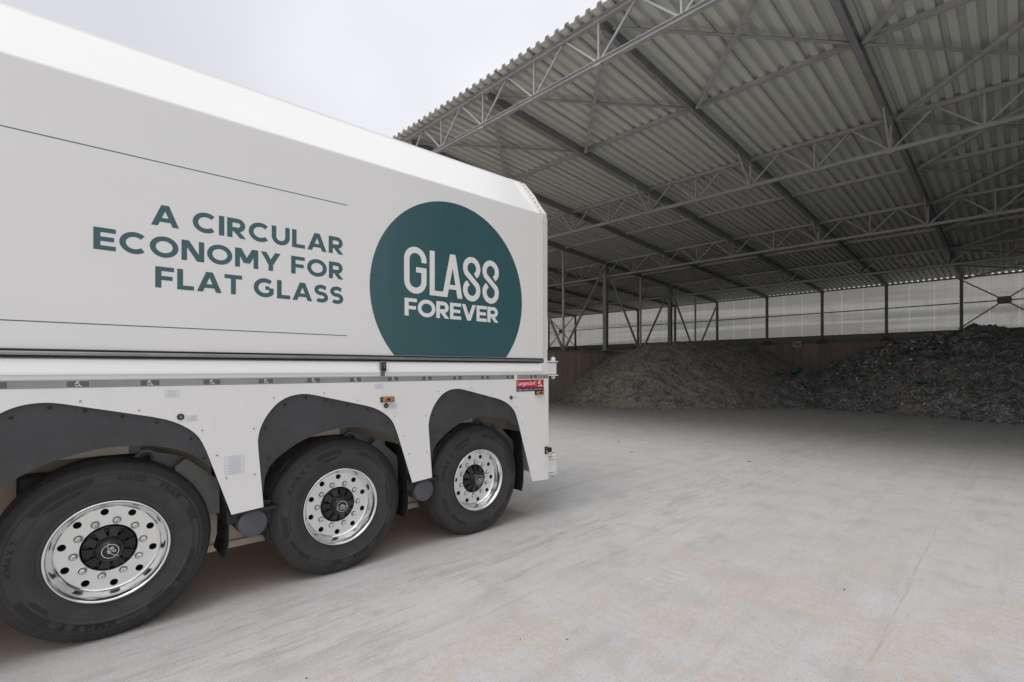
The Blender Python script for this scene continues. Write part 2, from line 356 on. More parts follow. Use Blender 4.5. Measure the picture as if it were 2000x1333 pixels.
# ------------------------------------------------------------------ mesh helpers
class MB:
    def __init__(s): s.v = []; s.f = []; s.mi = []; s.sm = []; s.mats = []
    def mat(s, m):
        if m not in s.mats: s.mats.append(m)
        return s.mats.index(m)
    def add(s, vs, fs, m, smooth=False):
        o = len(s.v); i = s.mat(m)
        s.v += [tuple(p) for p in vs]
        for f in fs: s.f.append(tuple(o + k for k in f)); s.mi.append(i); s.sm.append(smooth)
    def box(s, lo, hi, m, b=0.0):
        x0, y0, z0 = lo; x1, y1, z1 = hi
        if b <= 0:
            vs = [(x0,y0,z0),(x1,y0,z0),(x1,y1,z0),(x0,y1,z0),(x0,y0,z1),(x1,y0,z1),(x1,y1,z1),(x0,y1,z1)]
            s.add(vs, [(0,3,2,1),(4,5,6,7),(0,1,5,4),(1,2,6,5),(2,3,7,6),(3,0,4,7)], m); return
        bm = bmesh.new(); bmesh.ops.create_cube(bm, size=1)
        for v in bm.verts: v.co = Vector((x0 + (v.co.x + .5) * (x1 - x0), y0 + (v.co.y + .5) * (y1 - y0), z0 + (v.co.z + .5) * (z1 - z0)))
        bmesh.ops.bevel(bm, geom=bm.edges[:], offset=b, segments=2, affect='EDGES', profile=0.6)
        bm.verts.index_update()
        s.add([v.co[:] for v in bm.verts], [[v.index for v in f.verts] for f in bm.faces], m); bm.free()
    def sweep(s, prof, a, b, m, up=(0, 0, 1), closed=True, caps=True, smooth=False):
        """profile points (u, w) swept from a to b; u = side, w = up"""
        a = Vector(a); b = Vector(b); d = (b - a).normalized(); up = Vector(up)
        side = d.cross(up)
        if side.length < 1e-4: side = d.cross(Vector((0, 1, 0)))
        side.normalize(); up2 = side.cross(d).normalized()
        n = len(prof)
        vs = [a + side * u + up2 * q for u, q in prof] + [b + side * u + up2 * q for u, q in prof]
        fs = [(i, (i + 1) % n, n + (i + 1) % n, n + i) for i in range(n if closed else n - 1)]
        if closed and caps: fs += [tuple(range(n))[::-1], tuple(range(n, 2 * n))]
        s.add(vs, fs, m, smooth)
    def bar(s, a, b, wd, hg, m, up=(0, 0, 1)):
        s.sweep([(-wd/2,-hg/2),(wd/2,-hg/2),(wd/2,hg/2),(-wd/2,hg/2)], a, b, m, up)
    def ibeam(s, a, b, wd, hg, m, tf=0.014, tw=0.010, up=(0, 0, 1)):
        W, H = wd / 2, hg / 2; t = tw / 2
        s.sweep([(-W,-H),(W,-H),(W,-H+tf),(t,-H+tf),(t,H-tf),(W,H-tf),(W,H),(-W,H),(-W,H-tf),(-t,H-tf),(-t,-H+tf),(-W,-H+tf)], a, b, m, up)
    def angle(s, a, b, wd, m, t=0.012, up=(0, 0, 1)):
        s.sweep([(0,0),(wd,0),(wd,t),(t,t),(t,wd),(0,wd)], a, b, m, up)
    def tube(s, a, b, r, m, n=12, smooth=True):
        s.sweep([(r*cos(2*pi*i/n), r*sin(2*pi*i/n)) for i in range(n)], a, b, m, smooth=False if not smooth else True)
    def prism(s, pts, fn, d0, d1, m):
        """closed outline pts (u,v) between depth d0 and d1; fn(u,v,d)->xyz"""
        n = len(pts)
        vs = [fn(u, v, d0) for u, v in pts] + [fn(u, v, d1) for u, v in pts]
        fs = [tuple(range(n)), tuple(range(n, 2 * n))[::-1]] + [(i, n + i, n + (i + 1) % n, (i + 1) % n) for i in range(n)]
        s.add(vs, fs, m)
    def lathe(s, prof, m, n=96, axis_x=True, close=False, mats=None, smooth=True):
        """prof (x, r) revolved about the local x axis"""
        vs = []; k = len(prof)
        for i in range(n):
            a = 2 * pi * i / n
            for x, r in prof: vs.append((x, r * cos(a), r * sin(a)))
        o = len(s.v); s.v += vs
        for j in range(k - 1 if not close else k):
            mm = mats[j] if mats else m; mi = s.mat(mm); j2 = (j + 1) % k
            for i in range(n):
                i2 = (i + 1) % n
                s.f.append((o+i*k+j, o+i2*k+j, o+i2*k+j2, o+i*k+j2)); s.mi.append(mi); s.sm.append(smooth)
    def fill(s, outlines, fn, d0, d1, m):
        """flat plate with holes: first outline is the rim, the others are cut out"""
        cu = bpy.data.curves.new('tmp', 'CURVE'); cu.dimensions = '2D'; cu.fill_mode = 'BOTH'; cu.extrude = 0.5
        for o in outlines:
            sp = cu.splines.new('POLY'); sp.points.add(len(o) - 1); sp.use_cyclic_u = True
            for p, (u, v) in zip(sp.points, o): p.co = (u, v, 0, 1)
        ob = bpy.data.objects.new('tmp', cu); COL.objects.link(ob)
        dg = bpy.context.evaluated_depsgraph_get(); me = bpy.data.meshes.new_from_object(ob.evaluated_get(dg))
        vs = [fn(v.co.x, v.co.y, d0 + (v.co.z + 0.5) * (d1 - d0)) for v in me.vertices]
        s.add(vs, [tuple(p.vertices) for p in me.polygons], m)
        bpy.data.objects.remove(ob); bpy.data.curves.remove(cu); bpy.data.meshes.remove(me)
    def build(s, name, parent=None, fix=True):
        me = bpy.data.meshes.new(name); me.from_pydata(s.v, [], s.f)
        for m in s.mats: me.materials.append(m)
        me.polygons.foreach_set('material_index', s.mi); me.polygons.foreach_set('use_smooth', s.sm)
        if fix:
            bm = bmesh.new(); bm.from_mesh(me); bmesh.ops.recalc_face_normals(bm, faces=bm.faces[:]); bm.to_mesh(me); bm.free()
        me.update()
        o = bpy.data.objects.new(name, me); COL.objects.link(o)
        if parent is not None: o.parent = parent
        return o
def tag(o, label, cat, group=None, kind=None):
    if label: o['label'] = label
    if cat: o['category'] = cat
    if group: o['group'] = group
    if kind: o['kind'] = kind
    return o
def empty(name, loc=(0, 0, 0), rz=0.0, parent=None):
    o = bpy.data.objects.new(name, None); COL.objects.link(o); o.location = loc; o.rotation_euler = (0, 0, rz)
    o.empty_display_size = 0.2
    if parent is not None: o.parent = parent
    return o
def copy_obj(o, parent, **k):
    c = o.copy(); COL.objects.link(c); c.parent = parent
    for a, b in k.items(): setattr(c, a, b)
    return c

# ------------------------------------------------------------------ stroke lettering
def arc(cx, cy, rx, ry, a0, a1, n=18):
    return [(cx + rx * cos(radians(a0 + (a1 - a0) * i / n)), cy + ry * sin(radians(a0 + (a1 - a0) * i / n))) for i in range(n + 1)]
def ribbon(pts, t, closed=False):
    """polyline of width t -> quads with mitred joints"""
    P = [Vector(p) for p in pts]; n = len(P); L = []; R = []
    for i in range(n):
        if closed: a, b = P[i - 1], P[(i + 1) % n]; d1 = (P[i] - a).normalized(); d2 = (b - P[i]).normalized()
        else:
            d1 = (P[i] - P[i - 1]).normalized() if i > 0 else None; d2 = (P[i + 1] - P[i]).normalized() if i < n - 1 else None
            d1 = d1 or d2; d2 = d2 or d1
        n1 = Vector((-d1.y, d1.x)); n2 = Vector((-d2.y, d2.x)); q = (n1 + n2)
        q = q.normalized() if q.length > 1e-6 else n1
        k = min(2.5, 1 / max(0.3, q.dot(n1)))
        L.append(P[i] + q * (t / 2 * k)); R.append(P[i] - q * (t / 2 * k))
    return [[tuple(L[i]), tuple(R[i]), tuple(R[(i + 1) % n]), tuple(L[(i + 1) % n])] for i in range(n if closed else n - 1)]
def para(x0, y0, x1, y1, wx): return [[(x0-wx/2,y0),(x0+wx/2,y0),(x1+wx/2,y1),(x1-wx/2,y1)]]
def rect(x0, y0, x1, y1): return [[(x0,y0),(x1,y0),(x1,y1),(x0,y1)]]
def glyph(c, t):
    h = t / 2; d = t * 1.12
    if c == 'A': w = 1.06; return w, [para(d/2,0,w/2-.02,1,d), para(w-d/2,0,w/2+.02,1,d), rect(.26,.20,w-.26,.20+t*.86)]
    if c == 'C': w = .97; return w, [ribbon(arc(.54,.5,.54-h,.51-h,46,314,28), t)]
    if c == 'I': return t*1.05, [rect(0,0,t*1.05,1)]
    if c == 'R': w = .85; return w, [rect(0,0,t*1.05,1), ribbon([(t,1-h)]+arc(.47,.66,.34-h,.34-h,90,-90,14)+[(t,.32+h)], t), para(w-d*.56,0,.40,.36,d*1.1)]
    if c == 'U': w = .90; return w, [ribbon([(h,1)]+arc(w/2,.44,w/2-h,.45-h,180,360,18)+[(w-h,1)], t*1.02)]
    if c == 'L': w = .68; return w, [rect(0,0,t*1.05,1), rect(t,0,w,t*.92)]
    if c == 'E': w = .76; return w, [rect(0,0,t*1.05,1), rect(t,0,w,t*.9), rect(t,1-t*.9,w,1), rect(t,.5-t*.44,w-.06,.5+t*.44)]
    if c == 'F': w = .73; return w, [rect(0,0,t*1.05,1), rect(t,1-t*.9,w,1), rect(t,.47-t*.44,w-.06,.47+t*.44)]
    if c == 'O': w = 1.10; return w, [ribbon(arc(.55,.5,.55-h,.51-h,0,360,40)[:-1], t, True)]
    if c == 'N': w = .93; return w, [rect(0,0,t,1), rect(w-t,0,w,1), para(w-d*.62,0,d*.62,1,d*1.15)]
    if c == 'M': w = 1.08; return w, [rect(0,0,t,1), rect(w-t,0,w,1), para(w/2,.24,d*.6,1,d*1.15), para(w/2,.24,w-d*.6,1,d*1.15)]
    if c == 'Y': w = .98; return w, [para(w/2,.36,d*.55,1,d*1.1), para(w/2,.36,w-d*.55,1,d*1.1), rect(w/2-h,0,w/2+h,.42)]
    if c == 'T': w = .80; return w, [rect(0,1-t*.92,w,1), rect(w/2-h,0,w/2+h,1-t*.8)]
    if c == 'V': w = 1.0; return w, [para(w/2,0,d*.5,1,d), para(w/2,0,w-d*.5,1,d)]
    if c == 'G': w = 1.02; return w, [ribbon(arc(.54,.5,.54-h,.51-h,48,318,28)+[(w-h-.045,.30),(w-h-.045,.50)], t), rect(.56,.40,w-t-.03,.40+t*.85)]
    if c == 'S':
        w = .78; r = .275 - h * .2
        return w, [ribbon([(w-.13,.82)]+arc(w/2,.715,w/2-h,.285-h*.9,38,180,14)+arc(w/2,.69,w/2-h,.25-h*.55,190,255,8)+arc(w/2,.29,w/2-h,.25-h*.3,75,0,10)+arc(w/2,.275,w/2-h*.95,.285-h*.9,-5,-142,16), t*.97)]
    if c == 'K': w = .93; return w, [rect(0,0,t,1), para(t,.30,w-d*.6,1,d*1.2), para(w-d*.6,0,.40,.56,d*1.2)]
    if c == 'X': w = .95; return w, [para(d*.55,0,w-d*.55,1,d*1.1), para(w-d*.55,0,d*.55,1,d*1.1)]
    if c == 'D': w = .93; return w, [rect(0,0,t*1.05,1), ribbon([(t,1-h)]+arc(.43,.5,.5-h,.5-h,90,-90,18)+[(t,h)], t)]
    if c == 'P': w = .80; return w, [rect(0,0,t*1.05,1), ribbon([(t,1-h)]+arc(.46,.66,.34-h,.34-h,90,-90,14)+[(t,.32+h)], t)]
    if c == 'B': w = .85; return w, [rect(0,0,t*1.05,1), ribbon([(t,1-h)]+arc(.5,.74,.26-h*.6,.26-h,90,-90,12)+[(t,.5)], t*.9), ribbon([(t,.5)]+arc(.53,.27,.30-h*.6,.27-h,90,-90,12)+[(t,h)], t*.9)]
    if c == 'W': w = 1.4; return w, [para(.38,0,d*.5,1,d), para(.38,0,.7,1,d), para(1.02,0,.7,1,d), para(1.02,0,w-d*.5,1,d)]
    if c == '5': w = .7; return w, [rect(.05,1-t,w-.05,1), rect(.05,.5,.05+t,1), ribbon([(.05,.56)]+arc(.32,.33,.34-h,.33-h,90,-140,16), t)]
    if c == 'm': w = 1.0; return w, [rect(0,0,t,.72), ribbon([(h,.4)]+arc(.27,.44,.24-h*.3,.27-h,180,0,12)+[(.5,0)], t), ribbon([(.5,.4)]+arc(.73,.44,.24-h*.3,.27-h,180,0,12)+[(1-h,0)], t)]
    return .35, []
def layout(txt, t=.19, track=.12):
    x = 0; res = []
    for i, c in enumerate(txt):
        if c == ' ': x += .42; continue
        wd, st = glyph(c, t)
        res.append((x, st)); x += wd + track
    return res, x - track
def lettering(mb, txt, fn, m, u0, v0, height, width=None, t=.19, track=.12, d0=0.0, th=0.0006, sub=1):
    """draw txt from u0, baseline v0, scaled to height and total width, through fn(u, v, depth)"""
    gl, tot = layout(txt, t, track); sx = (width / tot) if width else height
    for x, st in gl:
        for li, quads in enumerate(st):
            for q in quads:
                P = [(u0 + (x + a) * sx, v0 + b * height) for a, b in q]
                dd = d0 + th + li * 0.0003
                for k in range(sub):      # split long quads so that they can bend
                    s0, s1 = k / sub, (k + 1) / sub
                    lerp = lambda A, B, s: (A[0] + (B[0] - A[0]) * s, A[1] + (B[1] - A[1]) * s)
                    R = [lerp(P[0], P[3], s0), lerp(P[1], P[2], s0), lerp(P[1], P[2], s1), lerp(P[0], P[3], s1)]
                    mb.add([fn(a, b, dd) for a, b in R], [(0, 1, 2, 3)], m)
def font_mesh(mb, txt, fn, m, u0, v0, height, width, depth, bold=0.0):
    cu = bpy.data.curves.new('tmp', 'FONT'); cu.body = txt; cu.size = 1.0; cu.offset = bold
    ob = bpy.data.objects.new('tmp', cu); COL.objects.link(ob)
    dg = bpy.context.evaluated_depsgraph_get(); me = bpy.data.meshes.new_from_object(ob.evaluated_get(dg))
    xs = [v.co.x for v in me.vertices]; x0, x1 = min(xs), max(xs)
    sx = width / (x1 - x0)
    mb.add([fn(u0 + (v.co.x - x0) * sx, v0 + v.co.y * height, depth) for v in me.vertices], [tuple(p.vertices) for p in me.polygons], m)
    bpy.data.objects.remove(ob); bpy.data.curves.remove(cu); bpy.data.meshes.remove(me)

# ================================================================== GROUND
g = MB(); R = 900
g.add([(-R,-R,0),(R,-R,0),(R,R,0),(-R,R,0)], [(0,1,2,3)], M['ground'])
tag(g.build('ground', fix=False), None, None, kind='structure')

# ================================================================== SHED
XR = [-32.85,-29.45,-26.05,-22.65,-19.25,-15.85,-12.33,-8.95,-5.57,-2.22,1.15,4.5,7.5]
Y1, Y2, Y3, Y4, YB = 7.69, 15.3, 22.5, 29.7, 36.9
PUR = [11.6, 18.9, 26.1, 33.3]
zs = lambda y: 8.13 - 0.0552 * (y - 11.7)
shed = empty('storage_shed', (-14, YB, 0))
tag(shed, 'open fronted storage shed with corrugated roof on grey lattice girders', 'shed')
SP = Vector((14, -YB, 0))           # parts are written in world coordinates and shifted under the empty
def part(mb, name, parent=shed, shift=True):
    o = mb.build(name, parent)
    if shift: o.location = SP
    return o
# corrugated roof: trapezoid ribs running down the slope
mb = MB(); pit = 0.26; x = -34.2; prof = []
while x < 8.0:
    prof += [(x, 0.0), (x + 0.125, 0.0), (x + 0.150, 0.078), (x + 0.235, 0.078)]
    x += pit
n = len(prof); ya, yb = 7.47, 37.12
th = 0.004
vs = [(px, ya, zs(ya) + q) for px, q in prof] + [(px, yb, zs(yb) + q) for px, q in prof]
vs += [(px, ya, zs(ya) + q + th) for px, q in prof] + [(px, yb, zs(yb) + q + th) for px, q in prof]
fs = [(i, i+1, n+i+1, n+i) for i in range(n-1)] + [(2*n+i, 3*n+i, 3*n+i+1, 2*n+i+1) for i in range(n-1)]
fs += [(i, 2*n+i, 2*n+i+1, i+1) for i in range(n-1)] + [(n+i, n+i+1, 3*n+i+1, 3*n+i) for i in range(n-1)]
mb.add(vs, fs, M['sheet']); part(mb, 'corrugated_roof')
# rafters
for rx in XR:
    mb = MB(); y0, y1 = Y1 + 0.16, YB - 0.05
    mb.ibeam((rx, y0, zs(y0) - 0.105), (rx, y1, zs(y1) - 0.105), 0.115, 0.205, M['steel_dark'], 0.014, 0.010)
    part(mb, 'rafter')
# simple purlins, one length per bay
for py in PUR:
    for a, b in zip(XR[:-1], XR[1:]):
        if py < 12 and b < -19.0: continue
        mb = MB(); mb.sweep([(-.05,-.125),(.05,-.125),(.05,-.113),(.010,-.113),(.010,-.004),(-.05,-.004),(-.05,-.014),(-.010,-.014),(-.010,-.113),(-.05,-.113)],
                            (a + 0.08, py, zs(py)), (b - 0.08, py, zs(py)), M['steel'])
        part(mb, 'purlin')
# lattice girders
def girder(gy, x0, x1, dep=0.85):
    root = empty('lattice_girder', (0, 0, 0), 0, shed); root.location = SP
    zt = zs(gy) - 0.065; zb = zs(gy) - dep
    m = MB(); m.ibeam((x0, gy, zt), (x1, gy, zt), 0.10, 0.105, M['steel'], 0.012, 0.010); m.build('top_chord', root)
    m = MB(); m.ibeam((x0, gy, zb), (x1, gy, zb), 0.105, 0.095, M['steel'], 0.012, 0.010); m.build('bottom_chord', root)
    zt2, zb2 = zt - 0.055, zb + 0.05
    for a, b in zip(XR[:-1], XR[1:]):
        if b <= x0 + 0.1 or a >= x1 - 0.1: continue
        mid = (a + b) / 2; q1, q2 = (a + mid) / 2, (mid + b) / 2
        for vx in (a, mid):
            m = MB(); m.bar((vx, gy, zb2), (vx, gy, zt2), 0.036, 0.045, M['steel'], up=(0, 1, 0)); m.build('web_post', root)
        for p, q in ((a, q1), (mid, q1), (mid, q2), (b, q2)):
            s = 1 if q > p else -1
            m = MB(); m.bar((p + 0.06 * s, gy, zb2), (q - 0.05 * s, gy, zt2), 0.036, 0.036, M['steel'], up=(0, 1, 0)); m.build('web_diagonal', root)
        for s in (-1, 1):      # fly braces from the bottom chord up to the rafter
            if gy < 8 and s < 0: continue
            yy = gy + s * 1.0
            m = MB(); m.angle((a, gy + 0.05 * s, zb + 0.05), (a + .02, yy, zs(yy) - 0.20), 0.042, M['steel'], 0.006); m.build('fly_brace', root)
        m = MB(); m.box((a - .07, gy - .065, zb - .075), (a + .07, gy + .065, zb - .056), M['steel']); m.build('joint_plate', root)
    return root
girder(Y1, -19.25, 7.5, 0.88); girder(Y2, -22.65, 7.5); girder(Y3, -32.85, 7.5); girder(Y4, -32.85, 7.5, 0.80)
# flat cross bracing under the sheets
def cross(xa, xb, ya, yb):
    for (p, q) in (((xa, ya), (xb, yb)), ((xb, ya), (xa, yb))):
        dz = -0.135 if p[0] < q[0] else -0.20
        a = Vector((p[0], p[1], zs(p[1]) + dz)); b = Vector((q[0], q[1], zs(q[1]) + dz)); d = (b - a).normalized()
        m = MB(); m.angle(a + d * 0.15, b - d * 0.15, 0.078, M['steel'], 0.010); part(m, 'roof_brace')
for a, b in zip(XR[4:-1], XR[5:]): cross(a, b, Y1 + 0.2, PUR[0])
rows = [PUR[0], Y2, PUR[1], Y3, PUR[2], Y4, PUR[3], YB]
for a, b in zip(rows[:-1], rows[1:]): cross(XR[9], XR[10], a, b)
# inner row of columns on the partition, with V bracing
XP = XR[5]; ZP = 2.62
for gy in (Y2, Y3, Y4):
    m = MB(); m.ibeam((XP, gy, ZP), (XP, gy, zs(gy) - 0.21), 0.225, 0.225, M['steel_dark'], 0.02, 0.014, up=(0, 1, 0))
    m.box((XP - .22, gy - .22, ZP - .03), (XP + .22, gy + .22, ZP), M['steel_dark']); part(m, 'column')
m = MB(); m.ibeam((XP, Y1, 0.0), (XP, Y1, zs(Y1) - .95), 0.26, 0.26, M['steel_dark'], 0.02, 0.014, up=(0, 1, 0)); part(m, 'column')
for gy in (PUR[0], PUR[1], PUR[2], PUR[3]):
    m = MB(); m.bar((XP, gy, ZP - .1), (XP, gy, zs(gy) - 0.21), 0.09, 0.09, M['steel'], up=(0, 1, 0)); part(m, 'post')
for ty, by in ((Y1, PUR[0]), (Y2, PUR[0]), (Y2, PUR[1]), (Y3, PUR[1]), (Y3, PUR[2]), (Y4, PUR[2]), (Y4, PUR[3]), (YB, PUR[3])):
    s = 1 if by > ty else -1
    m = MB(); m.bar((XP + .02, ty + .15 * s, zs(ty) - 0.38), (XP + .02, by - .10 * s, ZP + 0.02), 0.09, 0.09, M['steel'], up=(1, 0, 0)); part(m, 'column_brace')
# back wall: posts, rails, sill beam, sheets
ZS0, ZMID = 3.78, 5.27
for i, rx in enumerate(XR):
    m = MB(); m.ibeam((rx, YB, 3.5), (rx, YB, zs(YB) - 0.02), 0.145, 0.145, M['steel_dark'], 0.014, 0.012, up=(0, 1, 0)); part(m, 'wall_post')
    m = MB(); m.box((rx - .30, YB - .17, 3.27), (rx + .26, YB + .05, 3.44), M['rust']); m.box((rx - .12, YB - .20, 3.44), (rx + .12, YB - .12, 3.56), M['rust']); part(m, 'wall_bracket')
for a, b in zip(XR[:-1], XR[1:]):
    for za, zb in ((ZS0, ZMID), (ZMID + 0.012, zs(YB) - 0.03)):
        m = MB(); xw = a - 0.0
        # ribbed twin-wall sheet, gently corrugated so that it is not a dead plane
        ptsx = []; k = 0; xx = a + 0.002
        while xx < b - 0.004:
            ptsx.append((xx, 0.012 * (1 if (k % 2) else 0))); xx += 0.085; k += 1
        ptsx.append((b - 0.002, 0.0))
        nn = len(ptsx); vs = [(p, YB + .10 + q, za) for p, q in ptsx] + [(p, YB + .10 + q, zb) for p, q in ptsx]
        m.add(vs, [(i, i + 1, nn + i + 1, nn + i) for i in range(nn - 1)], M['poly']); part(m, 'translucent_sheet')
    m = MB(); m.bar((a + .09, YB + .03, ZMID), (b - .09, YB + .03, ZMID), 0.05, 0.06, M['steel_dark']); part(m, 'wall_rail')
    m = MB(); m.ibeam((a + .09, YB, ZS0 - .17), (b - .09, YB, ZS0 - .17), 0.16, 0.32, M['steel_dark'], 0.02, 0.014); part(m, 'sill_beam')
    m = MB(); m.bar((a + .09, YB + .03, zs(YB) - .06), (b - .09, YB + .03, zs(YB) - .06), 0.10, 0.08, M['steel_dark']); part(m, 'wall_rail')
    m = MB(); m.box((a + .005, YB + .11, 3.0), (b - .005, YB + .13, ZS0 + .02), M['steel_dark']); part(m, 'kick_plate')
def wall_cross(a, b):
    c = ((a + b) / 2, YB - 0.03, ZMID)
    for sx in (-1, 1):
        for sz in (-1, 1):
            e = (c[0] + sx * ((b - a) / 2 - .12), YB - .03, ZMID + sz * 1.36 if sz > 0 else ZS0 + .05)
            m = MB(); m.bar(c, e, 0.06, 0.07, M['steel_dark'], up=(0, 1, 0)); part(m, 'wall_brace')
    m = MB(); m.prism([(-.28,-.12),(-.2,-.2),(.2,-.2),(.28,-.12),(.28,.12),(.2,.2),(-.2,.2),(-.28,.12)], lambda u, v, d: (c[0] + u, d, c[2] + v), YB - .09, YB - .075, M['steel_dark']); part(m, 'gusset_plate')
wall_cross(XR[10], XR[9]); wall_cross(XR[0], XR[1])
# side cladding of the shed, outside the frame but closing it
for xw in (-33.2, 7.6):
    m = MB(); yy = Y1; pts = []; k = 0
    while yy < YB + .1: pts.append((yy, 0.03 * (k % 2))); yy += 0.15; k += 1
    nn = len(pts); vs = [(xw + q, p, 0) for p, q in pts] + [(xw + q, p, zs(p)) for p, q in pts]
    m.add(vs, [(i, i + 1, nn + i + 1, nn + i) for i in range(nn - 1)], M['sheet']); part(m, 'side_cladding')

# ================================================================== RETAINING WALLS
def rwall(name, label, x0, x1, y0, y1, top, ledge):
    root = empty(name, ((x0 + x1) / 2, (y0 + y1) / 2, 0)); tag(root, label, 'retaining wall'); off = -root.location
    along_x = (x1 - x0) > (y1 - y0); L = (x1 - x0) if along_x else (y1 - y0); nb = max(1, round(L / 1.25)); st = L / nb
    m = MB()
    for i in range(nb):
        a = i * st + 0.006; b = (i + 1) * st - 0.006; j = random.uniform(0, 0.012)
        if along_x: m.box((x0 + a, y0 + j, 0), (x0 + b, y1, top), M['wall'], 0.008)
        else: m.box((x0, y0 + a, 0), (x1 - j, y0 + b, top), M['wall'], 0.008)
    m.box((x0 + .05, y0 + .05, 0), (x1 - .05, y1 - .05, top - .02), M['wall'])
    o = m.build('concrete_panel', root); o.location = off
    if ledge:
        # sand and grit lying along the top of the wall
        m = MB(); nx, ny = 8, int(L / 0.15); vs = []
        for iy in range(ny + 1):
            for ix in range(nx + 1):
                X = x0 - .02 + (x1 - x0 + .04) * ix / nx; Y = y0 + L * iy / ny
                e = min(ix, nx - ix) / (nx / 2)
                h = (0.02 + 0.16 * max(0, noise.noise((X * 1.7, Y * 0.8, 3)) + .45) + .04 * noise.noise((X * 9, Y * 9, 1))) * min(1, e * 1.3)
                vs.append((X, Y, top + 0.004 + max(0, h)))
        fs = [(iy*(nx+1)+ix, iy*(nx+1)+ix+1, (iy+1)*(nx+1)+ix+1, (iy+1)*(nx+1)+ix) for iy in range(ny) for ix in range(nx)]
        m.add(vs, fs, M['heap_brown'], True); o = m.build('grit_ledge', root); o.location = off
    return root
rwall('retaining_wall', 'brown stained concrete partition wall with grit along its top behind the trailer', -16.4, -15.5, 9.2, 36.3, 2.46, True)
rwall('retaining_wall', 'dark brown concrete wall carrying the translucent back sheets', -32.6, 7.55, 36.68, 37.2, 3.27, False)
# pedestal blocks that carry the columns
# ================================================================== 5 m SIGN
sg = MB(); fnb = lambda u, v, d: (u, 36.66 - d, v)
sg.box((-10.62, 36.65, 3.06), (-10.12, 36.672, 3.46), M['sign'], 0.004)
lettering(sg, '5m', lambda u, v, d: (u, 36.65 - d, v), M['black'], -10.52, 3.14, 0.23, 0.30, t=.16, track=.12, th=0.002)
o = sg.build('distance_sign'); tag(o, 'small white plate reading 5m on the dark back wall', 'sign')

# ================================================================== HEAPS
def seg_dist(x, y, P):
    best = None
    for (x0, y0, h0), (x1, y1, h1) in zip(P[:-1], P[1:]):
        dx, dy = x1 - x0, y1 - y0; t = max(0, min(1, ((x - x0) * dx + (y - y0) * dy) / (dx * dx + dy * dy)))
        d = sqrt((x - x0 - t * dx) ** 2 + (y - y0 - t * dy) ** 2); h = h0 + t * (h1 - h0)
        best = (h, d, best) if best is None else best
        yield h, d
def heap_h(x, y, P, slope, rnd):
    v = max(h + rnd * 0.5 - slope * sqrt(d * d + rnd * rnd) for h, d in seg_dist(x, y, P))
    return v
P_BROWN = [(-14.3,21.7,2.50),(-12.8,21.5,2.80),(-11.9,22.8,2.96),(-10.8,26.0,3.05),(-10.6,30.0,3.0)]
P_DARK = [(-8.0,22.4,0.28),(-7.95,24.0,0.80),(-7.8,25.5,1.15),(-7.6,26.6,1.30),(-7.2,27.9,1.40),(-5.6,29.0,1.85),(-4.2,29.4,2.75),(-3.0,29.3,3.10),(-1.2,28.6,3.22),(1.5,27.2,3.10),(5.5,26.0,3.0)]
